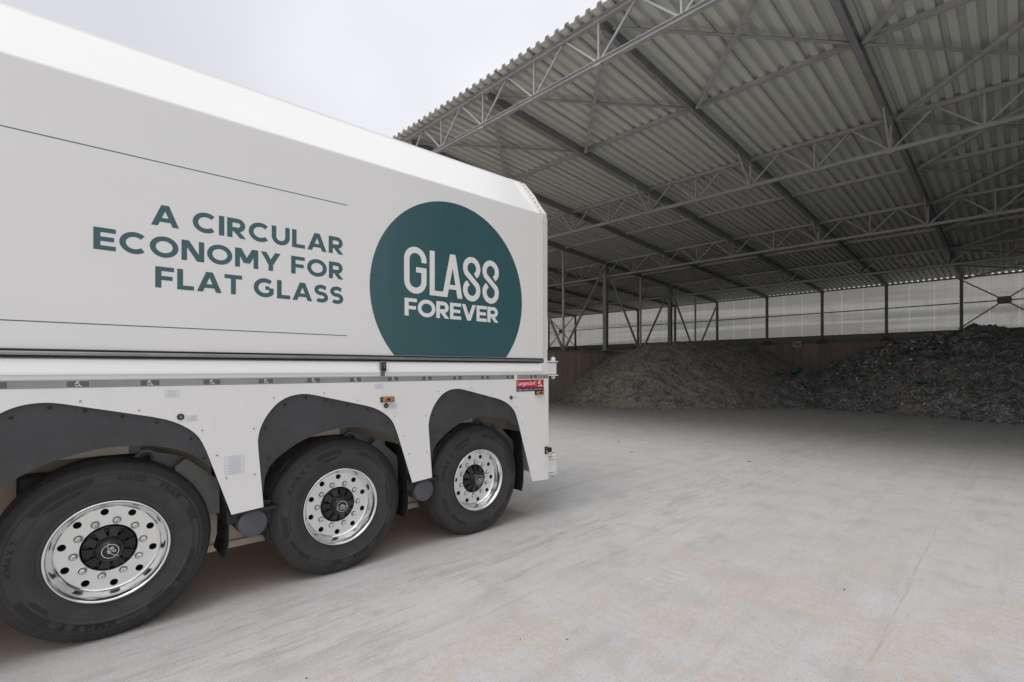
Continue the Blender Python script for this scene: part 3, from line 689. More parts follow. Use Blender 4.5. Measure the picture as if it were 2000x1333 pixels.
def heap(name, label, P, slope, rnd, x0, x1, y0, y1, res, mat, lump, fine, chips):
    nx, ny = int((x1 - x0) / res), int((y1 - y0) / res); H = {}; vs = []; idx = {}
    def hh(X, Y):
        wob = 0.35 * noise.noise((X * .45, Y * .45, 5.0))
        v = heap_h(X, Y, P, slope, rnd) + wob * .5
        k = min(1, max(0, v + .2) / .5)
        v += k * (lump * noise.fractal((X * 1.3, Y * 1.3, 2.0), 1.0, 2.0, 4) + fine * noise.fractal((X * 5, Y * 5, 7.0), 0.9, 2.1, 4))
        return v
    for iy in range(ny + 1):
        for ix in range(nx + 1):
            X, Y = x0 + ix * res, y0 + iy * res; H[ix, iy] = hh(X, Y)
    fs = []
    def vid(ix, iy):
        if (ix, iy) not in idx:
            idx[ix, iy] = len(vs); vs.append((x0 + ix * res, y0 + iy * res, max(-0.05, H[ix, iy])))
        return idx[ix, iy]
    for iy in range(ny):
        for ix in range(nx):
            q = [(ix,iy),(ix+1,iy),(ix+1,iy+1),(ix,iy+1)]
            if max(H[c] for c in q) > -0.02: fs.append(tuple(vid(*c) for c in q))
    m = MB(); m.add(vs, fs, mat, True)
    body = m.build(name); tag(body, label, 'heap')
    # loose pieces lying on the surface and round the foot
    m = MB(); rng = random.Random(len(name) + nx)
    for k in range(chips[0]):
        X, Y = rng.uniform(x0, x1), rng.uniform(y0, y1); h = hh(X, Y)
        if h < -0.10 - 0.25 * rng.random() ** 2: continue
        h = max(0.0, h); mt = rng.choices(chips[1], chips[2])[0]; s = rng.uniform(0.015, 0.055) * chips[3]
        ax = Vector((rng.gauss(0, 1), rng.gauss(0, 1), rng.gauss(0, .5))).normalized()
        by = ax.cross(Vector((rng.gauss(0, .5), rng.gauss(0, .5), 1))).normalized(); c = Vector((X, Y, h + s * .25)); nz = ax.cross(by)
        a = [c + ax * s * rng.uniform(.7, 1.5), c + by * s * rng.uniform(.5, 1), c - ax * s * rng.uniform(.7, 1.3), c - by * s * rng.uniform(.4, 1)]
        tpt = c + nz * s * rng.uniform(.15, .6)
        m.add(a + [tpt], [(0,1,4),(1,2,4),(2,3,4),(3,0,4),(3,2,1,0)], mt)
    if len(chips) > 4:                     # a drift of bright flat cullet along the shoulder of the heap
        for k in range(chips[4]):
            t = rng.random() ** 0.8; X = -6.6 + 4.6 * t + rng.gauss(0, .35); Y = 27.3 + .9 * t + rng.gauss(0, .55) - abs(rng.gauss(0, .5)); h = max(0, hh(X, Y)); s = rng.uniform(.03, .085)
            c = Vector((X, Y, h + s * .5)); tl = rng.choice((.12, .5)); ax = Vector((rng.gauss(0,1), rng.gauss(0,1), rng.gauss(0,tl))).normalized(); by = ax.cross(Vector((rng.gauss(0,tl), rng.gauss(0,tl), 1))).normalized()
            m.add([c + ax * s, c + by * s * .7, c - ax * s, c - by * s * .6], [(0,1,2,3)], M['shard'] if rng.random() < .5 else M['shard_dark'])
    ch = m.build('loose_pieces', body, fix=False); ch['kind'] = 'stuff'
    return body, hh
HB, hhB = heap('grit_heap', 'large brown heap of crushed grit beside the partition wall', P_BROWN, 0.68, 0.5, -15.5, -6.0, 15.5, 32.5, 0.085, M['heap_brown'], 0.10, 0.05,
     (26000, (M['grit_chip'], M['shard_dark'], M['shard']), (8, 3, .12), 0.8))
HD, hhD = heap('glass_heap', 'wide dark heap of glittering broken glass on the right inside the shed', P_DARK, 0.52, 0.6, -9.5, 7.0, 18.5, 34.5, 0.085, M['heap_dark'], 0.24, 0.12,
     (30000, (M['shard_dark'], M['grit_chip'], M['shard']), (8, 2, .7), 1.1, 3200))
# green plastic scraps between the heaps
for (gx, gy, s, lab) in ((-8.0, 25.4, .24, 'crumpled green plastic scrap lying lower between the two heaps'), (-7.6, 27.3, .30, 'crumpled green plastic scrap on the shoulder of the dark heap'),
                         (-2.6, 24.2, .20, 'small flat green scrap low on the front of the dark heap')):
    bm = bmesh.new(); bmesh.ops.create_icosphere(bm, subdivisions=3, radius=s)
    for v in bm.verts:
        k = 1 + .55 * noise.noise(v.co * 6 + Vector((gx, gy, 0))) + .3 * noise.noise(v.co * 17)
        v.co = Vector((v.co.x * k, v.co.y * k, v.co.z * k * (.75 if s > .25 else .35)))
    me = bpy.data.meshes.new('plastic_scrap'); bm.to_mesh(me); bm.free(); me.materials.append(M['green'])
    o = bpy.data.objects.new('plastic_scrap', me); COL.objects.link(o); o.location = (gx, gy, max(0, hhD(gx, gy), hhB(gx, gy)) + s * .25)
    tag(o, lab, 'plastic scrap', 'green plastic scraps in the heaps')
# loose chips on the yard
m = MB(); rng = random.Random(3)
def chip(m, X, Y, s, mt):
    a = rng.uniform(0, 6.28); e = rng.uniform(1, 2.5)
    pts = [(X + s * e * cos(a) * cos(t) - s * sin(a) * sin(t), Y + s * e * sin(a) * cos(t) + s * cos(a) * sin(t)) for t in [2 * pi * k / 6 + rng.uniform(-.3, .3) for k in range(6)]]
    m.add([(p, q, -0.002) for p, q in pts] + [(X, Y, s * rng.uniform(.4, .9))], [(i, (i + 1) % 6, 6) for i in range(6)], mt)
for k in range(2600):
    Y = rng.uniform(.6, 14); X = rng.uniform(-10, 1.5)
    chip(m, X, Y, rng.choice((.0012, .0016, .002, .002, .003)), rng.choice((M['stone'], M['grit_chip'], M['grit_chip'])))
for X, Y, s in ((-2.62, 1.02, .009), (-6.2, 9.3, .028), (-5.3, 8.4, .018), (-3.3, 9.0, .026), (-2.1, 2.1, .007), (-1.9, 2.3, .009), (-.9, 4.3, .012)): chip(m, X, Y, s, M['stone'])
o = m.build('gravel', fix=False); o['kind'] = 'stuff'; o['label'] = 'scattered small stone chips on the pale concrete'; o['category'] = 'gravel'

# ================================================================== TRAILER
rz = -(YAW_TRAILER - YAW_SHED)
rm = Matrix.Rotation(rz, 4, 'Z')
T = empty('glass_trailer', rm @ Vector((-3.75, 0, 0)), rz)
tag(T, 'long white box semi trailer with green slogan and three polished wheels', 'trailer')
YF, YR = -8.6, 3.77
sk = lambda y, z: (y * .992, 1.64 + (z - 1.64) * .992)
XS = 0.03                                       # outer face of the skirt
fs_ = lambda u, v, d: (d, u, v)                 # (y, z, depth) -> local xyz
# upper body
fold = [(0 - .045 * (1 - cos(radians(a))) , 3.30 + .07 * sin(radians(a))) for a in (0, 20, 40)]
pr = [(0, 1.70)] + [(0, 1.9), (0, 2.6)] + [(-.035 * (1 - cos(radians(a))), 3.312 + .035 * sin(radians(a))) for a in range(0, 41, 5)] + [(-.345 - .03 * sin(radians(a)) * .8, 3.742 + .03 * (1 - cos(radians(a))) + .020 * a / 60) for a in range(0, 61, 10)] + [(-.395, 3.778)] + [(-.8, 3.80), (-1.25, 3.81)]
full = pr + [(-2.5 - x, z) for x, z in pr[::-1][1:]]
b = MB(); n = len(full); NY = 24
ys = [YF + (YR - YF) * i / NY for i in range(NY + 1)]
vs = [(x, y, z) for y in ys for x, z in full]
b.add(vs, [(j*n+i, j*n+(i+1)%n, (j+1)*n+(i+1)%n, (j+1)*n+i) for j in range(NY) for i in range(n)], M['white'], False)
b.add([(x, YF, z) for x, z in full], [tuple(range(n))], M['white']); b.add([(x, YR, z) for x, z in full], [tuple(range(n))], M['white'])
body = b.build('box_body', T)
# rear frame with its chamfered head
rp = [(.004, 1.70), (.004, 3.335), (-.105, 3.474), (-.185, 3.592), (-.345, 3.768), (-.47, 3.835), (-1.25, 3.85)]
rp = rp + [(-2.5 - x, z) for x, z in rp[::-1][1:]]
b = MB(); fr_ = lambda u, v, d: (u, d, v)
b.prism(rp, fr_, YR + .001, 3.895, M['white'])
for k in range(13):                              # rivets down the edge
    z = 1.82 + k * .117; b.tube((.003, 3.845, z), (.0065, 3.845, z), .005, M['galv_part'], 8)
for k in range(9):
    s = (k + .5) / 9; x = .0 - .345 * s; z = 3.335 + .433 * s + .02 * sin(pi * s)
    b.tube((x - .01, 3.82, z), (x + .006, 3.82, z + .005), .005, M['galv_part'], 8)
b.box((.0045, 3.835 - .004, 1.76), (.006, 3.893, 3.32), M['cream'])
b.build('rear_frame', T)
# ledge between the box and the skirt
lp = [(.001, 1.699), (.012, 1.690), (.040, 1.618), (.042, 1.606), (.036, 1.598), (.034, 1.586), (.034, 1.578), (-.05, 1.578), (-.05, 1.699)]
b = MB(); b.prism(lp, lambda u, v, d: (u, d, v), YF, 3.79, M['white'])
b.prism([(x - .004, z) for x, z in ((.001, 1.699), (.034, 1.699), (.034, 1.578), (-.05, 1.578), (-.05, 1.699))], lambda u, v, d: (u, d, v), 3.79, 3.897, M['white'])
b.build('ledge', T)
# rail
b = MB()
b.box((.001, YF, 1.700), (.010, 3.83, 1.7485), M['dark_rail'])
b.tube((.014, YF, 1.7245), (.014, 3.835, 1.7245), .0120, M['grey_rail'], 16)
b.tube((.012, YF, 1.743), (.012, 3.835, 1.743), .0055, M['dark_rail'], 10); b.tube((.012, YF, 1.706), (.012, 3.835, 1.706), .0055, M['dark_rail'], 10)
b.build('curtain_rail', T)
# skirt with wheel arches
WC = [0.185, 1.585, 2.985]
def smooth_pts(P, n=8):
    out = []
    for i in range(len(P) - 1):
        p0 = Vector(P[max(0, i-1)]); p1 = Vector(P[i]); p2 = Vector(P[i+1]); p3 = Vector(P[min(len(P)-1, i+2)])
        for k in range(n):
            t = k / n
            out.append(tuple(.5 * ((2*p1) + (-p0+p2)*t + (2*p0-5*p1+4*p2-p3)*t*t + (-p0+3*p1-3*p2+p3)*t**3)))
    return out + [tuple(P[-1])]
ARCH = [(-.567,.66)] + [(-.600,1.06)] + smooth_pts([(-.604,1.13),(-.590,1.21),(-.545,1.305),(-.470,1.392),(-.385,1.437),(-.290,1.450),(-.215,1.440)]) + smooth_pts([(.195,1.340),(.285,1.310),(.370,1.262),(.435,1.200),(.475,1.12),(.505,1.035)]) + [(.632,.645)]
def arch_at(c, bottom_r=.645):
    P = [(c + a, z) for a, z in ARCH]
    if bottom_r < .6: P[-1] = (c + .696, bottom_r)
    return [sk(y, z) for y, z in P]
outl = [(3.897, 1.577), (3.897, sk(0, .416)[1]), ] + arch_at(WC[2], .43)[::-1] + arch_at(WC[1])[::-1] + arch_at(WC[0])[::-1] + [sk(-.39, .62), sk(-.6, .48), (YF, .46), (YF, 1.577)]
b = MB(); b.prism(outl, fs_, XS - .006, XS, M['white_low'])
screws = []
for c in WC:
    A = arch_at(c); 
    for (a, z) in ((-.63,1.22),(-.625,.90),(-.50,1.43),(-.14,1.452),(.13,1.385),(.46,1.235),(.545,1.06),(.60,.90)): screws.append(sk(c + a, z))
for (y, z) in screws: b.lathe_at = None; b.tube((XS, y, z), (XS + .004, y, z), .0055, M['zinc'], 8)
b.build('side_skirt', T)
# far skirt (other side of the trailer)
b = MB(); b.prism(outl, fs_, -2.5 - XS, -2.5 - XS + .006, M['white_low']); b.build('side_skirt', T)
# wheel arch liners
INNER = [(-.570,.66),(-.562,.80),(-.54,.905),(-.475,.99),(-.33,1.085),(-.20,1.135),(-.065,1.165),(.05,1.17),(.17,1.162),(.285,1.135),(.39,1.088),(.46,1.035),(.52,.975),(.555,.965)]
for c in WC:
    top = [(c + a, z + .012) for a, z in ARCH[1:]]
    pts = [sk(y, z) for y, z in top if z > .97] + [sk(c + .556, .955)] + [sk(c + a, z) for a, z in smooth_pts(INNER[::-1], 4)] + [sk(c - .598, .66)]
    b = MB(); b.prism(pts, fs_, XS - .022, XS - .014, M['arch'])
    for (a, z) in ((-.55,1.22),(-.53,1.0),(-.42,1.375),(-.27,1.42),(-.12,1.395),(.05,1.35),(.22,1.305),(.40,1.185),(.47,1.05)):
        y, zz = sk(c + a, z); b.tube((XS - .014, y, zz), (XS - .010, y, zz), .009, M['black'], 8)
    b.build('arch_liner', T)
    # mud flap behind the wheel
    b = MB(); P = [(c + .575, .97), (c + .605, .75), (c + .625, .55), (c + .622, .42), (c + .600, .33)]
    for (p, q) in zip(P[:-1], P[1:]): b.add([(x, y + s, z) for s in (0, .008) for (x, y, z) in ((-.07, *p), (-.40, *p), (-.40, *q), (-.07, *q))], [(0,1,2,3),(4,7,6,5),(0,3,7,4),(1,5,6,2),(0,4,5,1),(3,2,6,7)], M['flap'])
    b.build('mud_flap', T)
    b = MB(); b.box((-.30, c - .52, 1.088), (-.28, c + .10, 1.42), M['inner_tan']); b.box((-.30, c + .10, 1.088), (-.285, c + .16, 1.42), M['galv_part']); b.build('light_catch_panel', T)  # tan panel added close behind the gap to catch more light
    # suspension pieces seen in the arch
    b = MB()
    br = [(.10,.80),(.10,1.03),(.16,1.10),(.205,1.105),(.235,1.085),(.40,1.035),(.40,.80)]
    b.prism([(c + a, z) for a, z in br], fs_, -.30, -.27, M['galv_part'])
    b.tube((-.27, c + .19, 1.05), (-.25, c + .19, 1.05), .035, M['galv_part'], 16); b.tube((-.25, c + .19, 1.05), (-.235, c + .19, 1.05), .022, M['black'], 6)
    b.prism([(c + .34,.62),(c + .34,.98),(c + .40,1.03),(c + .60,.85),(c + .60,.62)], fs_, -.22, -.20, M['galv_part'])
    b.box((-.50, c + .02, .70), (-.46, c + .10, 1.35), M['galv_part'])
    b.build('suspension_bracket', T)
    b = MB()
    b.tube((-.50, c - .05, .54), (-.30, c - .05, .54), .07, M['black'], 16); b.box((-.46, c - .42, .84), (-.34, c - .22, 1.0), M['black'], .02)
    b.tube((-.40, c - .30, .75), (-.40, c - .05, 1.0), .05, M['black'], 14); b.tube((-.42, c - .20, .98), (-.30, c - .10, 1.02), .035, M['black'], 10)
    b.box((-.45, c - .10, .98), (-.36, c + .02, 1.06), M['black'], .01)
    b.build('brake_chamber', T)
# inner side walls of the low frame
for xi, s, lo in ((-.56, -1, .25), (-1.94, 1, .75)):
    b = MB(); b.prism([(xi, lo + .05), (xi, 1.60), (xi + .02 * s, 1.60), (xi + .02 * s, lo), (xi - .03 * s, lo), (xi - .03 * s, lo + .05)], lambda u, v, d: (u, d, v), YF + .3, 3.8, M['inner_tan'])
    b.build('inner_wall', T)
b = MB(); b.box((-2.49, YF + .02, 1.60), (-.01, 3.76, 1.68), M['white_low']); b.build('floor_pan', T)
b = MB(); b.box((-2.51, YF - .02, .45), (.01, YF, 3.3), M['white_low']); b.build('front_bulkhead', T)
# rear doors
b = MB()
for s in (0, 1): b.box((-1.245 - s * 1.24, 3.897, .46), (-.015 - s * 1.24, 3.93, 3.30), M['white'], .006)
b.build('rear_door', T)
# stub tube ends between the wheels
for c in WC[:2]:
    b = MB(); y, z = c + .775, .545
    b.lathe([(0.0, .0), (0.0, .080), (-.004, .090), (-.014, .096), (-.40, .096)], M['cap_blue'], 40)
    o = b.build('air_tank', T); o.location = (-.03, y, z)
    b = MB(); b.box((-.42, y - .16, .56), (-.06, y - .08, .66), M['black'], .01); b.box((-.30, y + .06, .50), (-.10, y + .14, .68), M['black'], .01)
    b.box((-.20, y - .14, .62), (-.04, y + .16, .648), M['black'], .004)
    b.tube((-.05, y + .115, .62), (-.045, y + .118, .40), .004, M['black'], 6)
    b.build('tank_bracket', T)
# reflective tape with small emblems
b = MB(); zt0, zt1 = sk(0, 1.5290)[1], sk(0, 1.5725)[1]
b.box((XS, YF, zt0), (XS + .0012, 3.39, zt1), M['tape']); b.box((XS, 3.43, zt0), (XS + .0012, 3.885, zt1), M['tape'])
def emblem(b, y, z, s, m, d):
    fn = lambda u, v, dd: (dd, y + (u - .5) * s, z + (v - .5) * s)
    for i, q in enumerate((para(.12, .55, .45, .95, .14), [[(.10,.50),(.55,1.0),(.68,.92),(.22,.42)]], [[(.38,.70),(.52,.70),(.86,.18),(.70,.18)]], rect(.10,.16,1.0,.26), rect(.20,.0,.34,.14), rect(.74,.0,.88,.14))):
        for p in q: b.add([fn(u, v, d + i * .0003) for u, v in p], [(0,1,2,3)], m)
yy = -.076 - .3255 * 26
while yy < 3.7:
    if yy > YF + .1 and not 3.36 < yy < 3.44:
        b.box((XS + .0012, yy - .047, zt0 + .006), (XS + .0020, yy + .047, zt1 - .006), M['tape_dark'])
        emblem(b, yy, (zt0 + zt1) / 2, .034, M['tape_logo'], XS + .0024)
    yy += .3298
b.box((XS + .0012, 3.82, zt0 + .004), (XS + .002, 3.884, zt1 - .004), M['tape_dark']); emblem(b, 3.85, (zt0 + zt1) / 2, .034, M['tape_logo'], XS + .0024)
b.build('reflective_tape', T)
# maker's plate
b = MB(); py0, py1 = 3.435 * .995, 3.838 * .995
b.box((XS, py0, 1.437), (XS + .003, py1, 1.520), M['red']); b.box((XS, py0, 1.400), (XS + .003, py1, 1.4368), M['navy'])
font_mesh(b, 'Langendorf', fs_, M['letter_white'], py0 + .018, 1.464, .062, .255, XS + .0035, 0.01)
b.box((XS + .003, py0 + .283, 1.441), (XS + .0034, py0 + .285, 1.516), M['letter_white'])
emblem(b, py0 + .343, 1.477, .075, M['letter_white'], XS + .0036)
font_mesh(b, 'high tech on wheels', fs_, M['letter_white'], py0 + .015, 1.412, .022, .355, XS + .0035, 0.0)
b.build('maker_plate', T)
# amber side markers
for y, z, l in ((1.975, 1.380, .125), (3.782, 1.376, .135)):
    y, z = sk(y, z); b = MB()
    b.box((XS, y - l/2, z - .022), (XS + .012, y + l/2, z + .022), M['black'], .004)
    b.box((XS + .010, y - l/2 + .016, z - .018), (XS + .028, y + l/2 - .016, z + .018), M['amber'], .005)
    b.box((XS + .0275, y - .018, z - .010), (XS + .0285, y + .018, z + .010), M['black'])
    for s in (-1, 1): b.tube((XS + .012, y + s * (l/2 - .008), z), (XS + .015, y + s * (l/2 - .008), z), .004, M['zinc'], 8)
    b.build('side_marker', T)
# grommets and stickers
for y, z in ((.527, 1.330), (1.965, 1.328), (3.372, 1.340)):
    y, z = sk(y, z); b = MB(); b.lathe([(.0, .020), (.006, .020), (.008, .016), (.004, .011), (.004, .0)], M['black'], 20, mats=[M['black'], M['black'], M['black'], M['galv_part']])
    o = b.build('grommet', T); o.location = (XS, y, z)
for (y0, y1, z0, z1, nl) in ((.445,.52,1.458,1.503,4), (.56,.622,1.298,1.335,4), (.775,.895,.92,1.045,11), (1.865,1.94,1.47,1.512,3), (1.99,2.07,1.30,1.345,4), (3.405,3.455,1.328,1.352,2), (2.04,2.052,1.3,1.302,0)):
    if nl == 0: continue
    (y0, z0), (y1, z1) = sk(y0, z0), sk(y1, z1); b = MB()
    b.box((XS, y0, z0), (XS + .0008, y1, z1), M['sticker_ink']); b.box((XS + .0008, y0 + .0015, z0 + .0015), (XS + .0013, y1 - .0015, z1 - .0015), M['sticker'])
    r = random.Random(int(y0 * 100))
    for k in range(nl):
        z = z1 - (k + 1) * (z1 - z0) / (nl + 1); W = (y1 - y0); l = r.uniform(.45, .85) * W; yc = (y0 + y1) / 2 + (r.uniform(-.1, .1) * W if nl < 8 else 0)
        p = yc - l / 2
        while p < yc + l / 2 - .004:
            q = min(yc + l / 2, p + r.uniform(.004, .014)); b.box((XS + .0013, p, z - .0016), (XS + .0016, q, z + .0016), M['sticker_ink']); p = q + .003
    b.build('sticker', T)
# latch on the ledge
b = MB(); y = 1.915
b.box((.030, y - .026, 1.612), (.058, y + .026, 1.700), M['galv_part'], .010); b.box((.056, y - .020, 1.622), (.066, y + .020, 1.690), M['black'], .006)
b.box((.064, y - .013, 1.668), (.070, y + .013, 1.677), M['galv_part']); b.box((.064, y - .004, 1.640), (.070, y + .004, 1.668), M['galv_part'])
b.box((.036, y - .018, 1.578), (.044, y + .018, 1.610), M['galv_part'], .003)
b.build('latch', T)
# hinges and lamp on the rear corner
for z0, z1 in ((1.545, 1.735), (.452, .655)):
    b = MB()
    b.box((-.10, 3.905, z0 + .03), (.0, 4.06, z1 - .03), M['white'], .006)
    b.box((-.11, 3.899, z1 - .024), (.012, 4.075, z1 - .012), M['white'], .003); b.box((-.11, 3.899, z0 + .012), (.012, 4.075, z0 + .024), M['white'], .003)
    b.tube((-.03, 4.035, z1 - .012), (-.03, 4.035, z1 + .028), .026, M['white'], 10); b.tube((-.03, 4.035, z0 - .02), (-.03, 4.035, z0 + .012), .022, M['white'], 10)
    b.tube((-.03, 4.035, z0 - .035), (-.03, 4.035, z0 - .02), .008, M['zinc'], 8); b.tube((-.03, 4.035, z1 + .028), (-.03, 4.035, z1 + .045), .008, M['zinc'], 8)
    b.build('door_hinge', T)
b = MB(); b.box((XS, 3.835, .708), (XS + .018, 3.872, .790), M['black'], .008); b.box((XS - .02, 3.875, .722), (XS + .03, 3.925, .775), M['black'], .012)
b.tube((XS + .016, 3.853, .735), (XS + .024, 3.853, .735), .012, M['zinc'], 12); b.tube((XS + .016, 3.853, .770), (XS + .022, 3.853, .770), .007, M['zinc'], 10)
b.build('door_catch', T)
# landing legs at the far front end
for x in (-.5, -2.0):
    b = MB(); b.box((x - .07, YF + 1.2, .05), (x + .07, YF + 1.34, 1.6), M['galv_part'], .006); b.box((x - .16, YF + 1.1, .0), (x + .16, YF + 1.44, .05), M['galv_part'], .006); b.build('landing_leg', T)
# ---- lettering on the box
def slogan(txt, u0, v0, hgt, width, t=.225, track=.12):
    gl, tot = layout(txt, t, track); sx = width / tot; k = 0
    for word in txt.split(' '):
        b = MB()
        for x, st in gl[k:k + len(word)]:
            for li, quads in enumerate(st):
                for q in quads: b.add([fs_(u0 + (x + a) * sx, v0 + c * hgt, .0006 + li * .0003) for a, c in q], [(0, 1, 2, 3)], M['teal'])
        b.build('slogan_word', T); k += len(word)
slogan('A CIRCULAR', .374, 2.532, .132, 1.224); slogan('ECONOMY FOR', .102, 2.337, .130, 1.496); slogan('FLAT GLASS', .395, 2.145, .132, 1.203)
for z in (2.930, 1.8985):
    b = MB(); b.box((0, YF + .5, z - .0028), (.0008, 1.629, z + .0028), M['teal']); b.build('pinstripe', T)
# round emblem, cut off by the rail
cy, cz, rr = 2.672, 2.325, .853; a0 = math.asin((1.752 - cz) / rr)
pts = [(cy + rr * cos(a0 + (pi - 2 * a0) * i / 120), cz + rr * sin(a0 + (pi - 2 * a0) * i / 120)) for i in range(121)]
b = MB(); b.prism(pts, fs_, 0.0, .0010, M['teal']); disc = b.build('round_emblem', T)
b = MB(); m_ = M['letter_white']; D0 = .0016; L_ = [0]
def put(quads):
    L_[0] += 1
    for q in quads: b.add([fs_(u, v, D0 + .0003 * (L_[0] % 6)) for u, v in q], [(0,1,2,3)], m_)
t = .053
gx0, gx1, gz0, gz1 = 2.134, 2.359, 2.294, 2.703
put(ribbon([(gx1 - t/2, 2.572)] + arc((gx0+gx1)/2, gz1 - .1125, .1125 - t/2, .1125 - t/2, 0, 180, 16) + arc((gx0+gx1)/2, gz0 + .1125, .1125 - t/2, .1125 - t/2, 180, 360, 16) + [(gx1 - t/2, 2.528)], t)); put(rect(2.252, 2.482, gx1 - t, 2.528))
put(rect(2.391, 2.296, 2.391 + t, 2.697)); put(rect(2.391 + t, 2.296, 2.575, 2.296 + t*.85))
put(para(2.553, 2.296, 2.640, 2.697, t*1.08)); put(para(2.725, 2.296, 2.645, 2.697, t*1.08)); put(rect(2.585, 2.372, 2.705, 2.372 + t*.8))
for sx0, sx1 in ((2.760, 2.969), (2.994, 3.205)):
    cx_ = (sx0 + sx1) / 2; rx = (sx1 - sx0) / 2 - t/2; ry = .1035 - t/2 * .98; zu, zl = 2.702 - .1035, 2.288 + .1035
    kx, kz = rx * cos(radians(38)), rx * sin(radians(38)); fr = .17
    up = [(cx_ + kx * (1 - 2 * fr), zu - kz - (zu - zl - 2 * kz) * fr)] + arc(cx_, zu, rx, rx * 1.06, -38, 218, 26)
    lo = arc(cx_, zl, rx, rx * 1.06, 38, -218, 26) + [(cx_ - kx * (1 - 2 * fr), zl + kz + (zu - zl - 2 * kz) * fr)]
    put(ribbon(up + lo, t))
lettering(b, 'FOREVER', fs_, m_, 2.139, 2.097, .153, 1.060, t=.225, track=.05, d0=.0010)
b.build('emblem_lettering', disc)

# ---- wheels
wheel0 = empty('wheel', (0, 0, 0), 0, T)
ty = MB(); RO = .540
prof = [(-.030,.292),(-.016,.300),(-.012,.312),(-.016,.318),(-.012,.326),(-.004,.350),(.001,.375),(.003,.395),(.0035,.410),(.0060,.413),(.0060,.418),(.0035,.421),(.002,.440),(-.001,.455),(-.001,.458),(-.004,.459),(-.005,.470),(-.010,.478),(-.010,.482),(-.013,.484),(-.018,.499),(-.022,.503),(-.026,.510),(-.034,.521),(-.042,.530),(-.052,.5355)]
tr = [(-.062,.5375)]
xg = [-.095,-.150,-.1925,-.235,-.290]
for x in xg: tr += [(x + .005, RO), (x + .004, RO - .013), (x - .004, RO - .013), (x - .005, RO)]
tr += [(-.323,.5375)]
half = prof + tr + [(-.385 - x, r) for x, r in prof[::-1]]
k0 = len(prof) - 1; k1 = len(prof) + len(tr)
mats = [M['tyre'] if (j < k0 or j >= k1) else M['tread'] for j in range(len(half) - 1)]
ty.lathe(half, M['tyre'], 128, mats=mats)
# shoulder sipes: short notches round the edge of the tread
for i in range(150):
    a = 2 * pi * i / 150; 
    for xx in (-.0565,):
        P0 = [(xx, r * 1.0, da) for r, da in ((.5312, -.004), (.5312, .004))]
        ca, sa = cos(a), sin(a); p = lambda x, r, d: (x, r * cos(a + d), r * sin(a + d))
        ty.add([p(-.060,.5385,-.006), p(-.060,.5385,.006), p(-.046,.5345,.006), p(-.046,.5345,-.006)], [(0,1,2,3)], M['black'])
# raised lettering on the sidewall
def side_text(txt, ang_c, r0, hgt, span, flip=False, slant=0.0, t=.20, trk=.15):
    def fn(u, v, d):
        rad = (r0 + v) if not flip else (r0 + hgt - v)
        a = ang_c + (span / 2 - u if not flip else u - span / 2) / (r0 + hgt / 2)
        x = prof_x(rad) + d + .0008
        return (x, -rad * sin(a - pi / 2) * 1.0 if False else rad * cos(a), rad * sin(a))
    lettering(ty, txt, fn, M['tyre_text'], 0, 0, hgt, span, t=t, track=trk, sub=3)
def prof_x(r):
    for (xa, ra), (xb, rb) in zip(prof[:-1], prof[1:]):
        if ra <= r <= rb and rb > ra: return xa + (xb - xa) * (r - ra) / (rb - ra) + .0006
    return 0
# viewed from outside (+x), +y runs to the right: angle measured from +y towards +z
side_text('GOOD', radians(76), .424, .032, .150, t=.28); side_text('YEAR', radians(47), .424, .032, .150, t=.28)
side_text('KMAX T', radians(-104), .420, .034, .265, t=.25); side_text('KMAX T', radians(172), .422, .028, .20, t=.22)
side_text('GOOD YEAR', radians(-26), .424, .024, .21, t=.26)
for a0_, a1_, r0_, r1_ in ((100, 142, .385, .458), (-66, -44, .40, .458), (14, 26, .41, .458), (205, 232, .385, .458)):   # matt ground panels between the names
    k_ = 14; P_ = []
    for j in range(k_ + 1):
        a_ = radians(a0_ + (a1_ - a0_) * j / k_); e_ = min(j, k_ - j) / (k_ / 2); rr0 = r1_ - (r1_ - r0_) * min(1, .35 + e_ * 1.2)
        P_.append([(prof_x(q) + .0004, q * cos(a_), q * sin(a_)) for q in (rr0, (rr0 + r1_) / 2, r1_)])
    for A_, B_ in zip(P_[:-1], P_[1:]):
        for j in (0, 1): ty.add([A_[j], A_[j + 1], B_[j + 1], B_[j]], [(0, 1, 2, 3)], M['tyre_panel'])
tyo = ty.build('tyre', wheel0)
ri = MB()
rim = [(-.030,.286),(-.010,.300),(.000,.303),(.004,.300),(.004,.294),(-.002,.289),(-.010,.284),(-.030,.276),(-.050,.270),(-.072,.264),(-.082,.257),(-.086,.250)]
ri.lathe(rim, M['polish'], 112)
ri.lathe([(-.030,.286),(-.06,.280),(-.36,.280)], M['brushed'], 64)
NH = 10
def circ(cx_, cz_, r, n=20, ph=0): return [(cx_ + r * cos(ph + 2 * pi * i / n), cz_ + r * sin(ph + 2 * pi * i / n)) for i in range(n)]
outs = [circ(0, 0, .2505, 112), circ(0, 0, .139, 72)] + [circ(.2225 * cos(2 * pi * (i + .5) / NH + .1), .2225 * sin(2 * pi * (i + .5) / NH + .1), .0205) for i in range(NH)]
ri.fill(outs, lambda u, v, d: (d, u, v), -.104, -.086, M['brushed'])
ri.lathe([(-.086,.139),(-.083,.1405),(-.083,.1425),(-.086,.144)], M['polish'], 72)
ri.lathe([(-.14,.28),(-.14,.10)], M['hole'], 48)
rio = ri.build('rim', wheel0)
nu = MB(); nu.lathe([(0,.024),(.005,.024),(.006,.021),(.003,.020),(.003,.0175)], M['brushed'], 24, mats=[M['brushed'], M['brushed'], M['nut_green'], M['nut_green']])
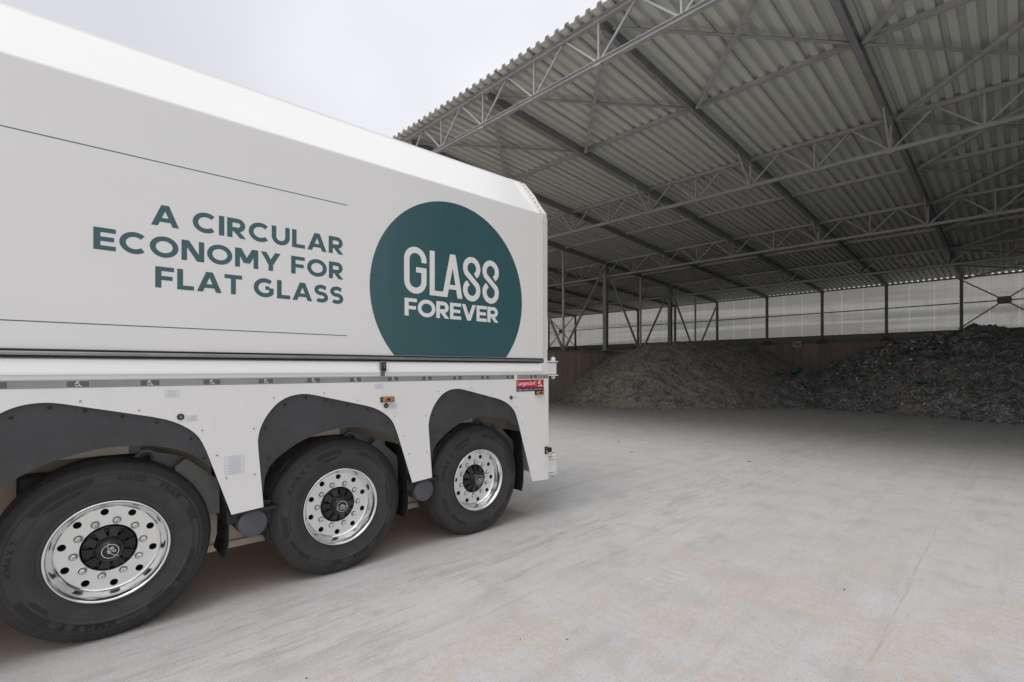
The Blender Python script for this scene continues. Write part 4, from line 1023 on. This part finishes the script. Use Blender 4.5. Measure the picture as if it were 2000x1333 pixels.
nu.lathe([(.003,.0185),(.008,.0185),(.009,.0155)], M['nut_green'], 6, smooth=False); nu.lathe([(.004,.0155),(.026,.0150),(.030,.010),(.030,.007),(.040,.006),(.041,0)], M['brushed'], 6, mats=[M['brushed']] * 3 + [M['zinc']] * 2, smooth=False)
nut0 = None
for i in range(NH):
    a = 2 * pi * i / NH + .1; p = (-.086, .1675 * cos(a), .1675 * sin(a))
    if nut0 is None: nut0 = nu.build('wheel_nut', wheel0); nut0.location = p
    else: copy_obj(nut0, wheel0, location=p)
hb = MB()
hb.lathe([(-.13,.137),(-.105,.134),(-.100,.128),(-.100,.085)], M['hub'], 64)
hb.lathe([(-.100,.090),(-.072,.082),(-.050,.076),(-.046,.073)], M['hub'], 64)
for i in range(NH):                # cast ribs and bolt bosses round the hub
    a = 2 * pi * i / NH + .1
    def hp(u, v, d, a=a): return (d, u * cos(a) - v * sin(a), u * sin(a) + v * cos(a))
    w0, w1 = .019, .026
    vs = [hp(.072,-w0,-.052), hp(.072,w0,-.052), hp(.128,w1,-.082), hp(.128,-w1,-.082), hp(.072,-w0,-.11), hp(.072,w0,-.11), hp(.131,w1,-.11), hp(.131,-w1,-.11)]
    hb.add(vs, [(0,1,2,3),(0,3,7,4),(1,5,6,2),(3,2,6,7)], M['hub'])
    a2 = a + pi / NH; c_ = (.108 * cos(a2), .108 * sin(a2))
    hb.tube((-.10, *c_), (-.082, *c_), .009, M['hub'], 6, False)
hb.build('hub', wheel0)
cp = MB(); cp.lathe([(-.060,.078),(-.040,.074),(-.024,.068),(-.014,.062)], M['hub'], 8, smooth=False); cp.lathe([(-.014,.063),(-.004,.058),(.002,.050),(.004,.044),(.004,0)], M['hub'], 48)
cf = lambda rot: (lambda u, v, d: (d, u * cos(rot) - v * sin(rot), u * sin(rot) + v * cos(rot)))
fnc = cf(radians(-62))
ring = ribbon(arc(0, 0, .0405, .0405, 0, 360, 48)[:-1], .0028, True)
for q in ring: cp.add([fnc(u, v, .0046) for u, v in q], [(0,1,2,3)], M['letter_white'])
for q in ribbon(arc(0, .055, .060, .060, 218, 322, 16), .0024): cp.add([fnc(u, v, .0049) for u, v in q], [(0,1,2,3)], M['letter_white'])
lettering(cp, 'BP', fnc, M['letter_white'], -.018, .004, .020, .036, t=.15, track=.35, d0=.0042)
lettering(cp, 'W', fnc, M['letter_white'], -.013, -.016, .016, .026, t=.13, d0=.0042)
cp.build('hub_cap', wheel0)
def clone_wheel(loc, rotx, flip=False):
    r = copy_obj(wheel0, T, location=loc); r.rotation_euler = (rotx, 0, pi if flip else 0)
    for ch in list(wheel0.children): copy_obj(ch, r)
    return r
WZ = .537; XW = -.072; WY = [.182, 1.618, 3.012]
wheel0.location = (XW, WY[0], WZ)
clone_wheel((XW, WY[1], WZ), radians(-115)); clone_wheel((XW, WY[2], WZ), radians(-100))
for c in WY: clone_wheel((-2.5 - XW, c, WZ), radians(30), True)
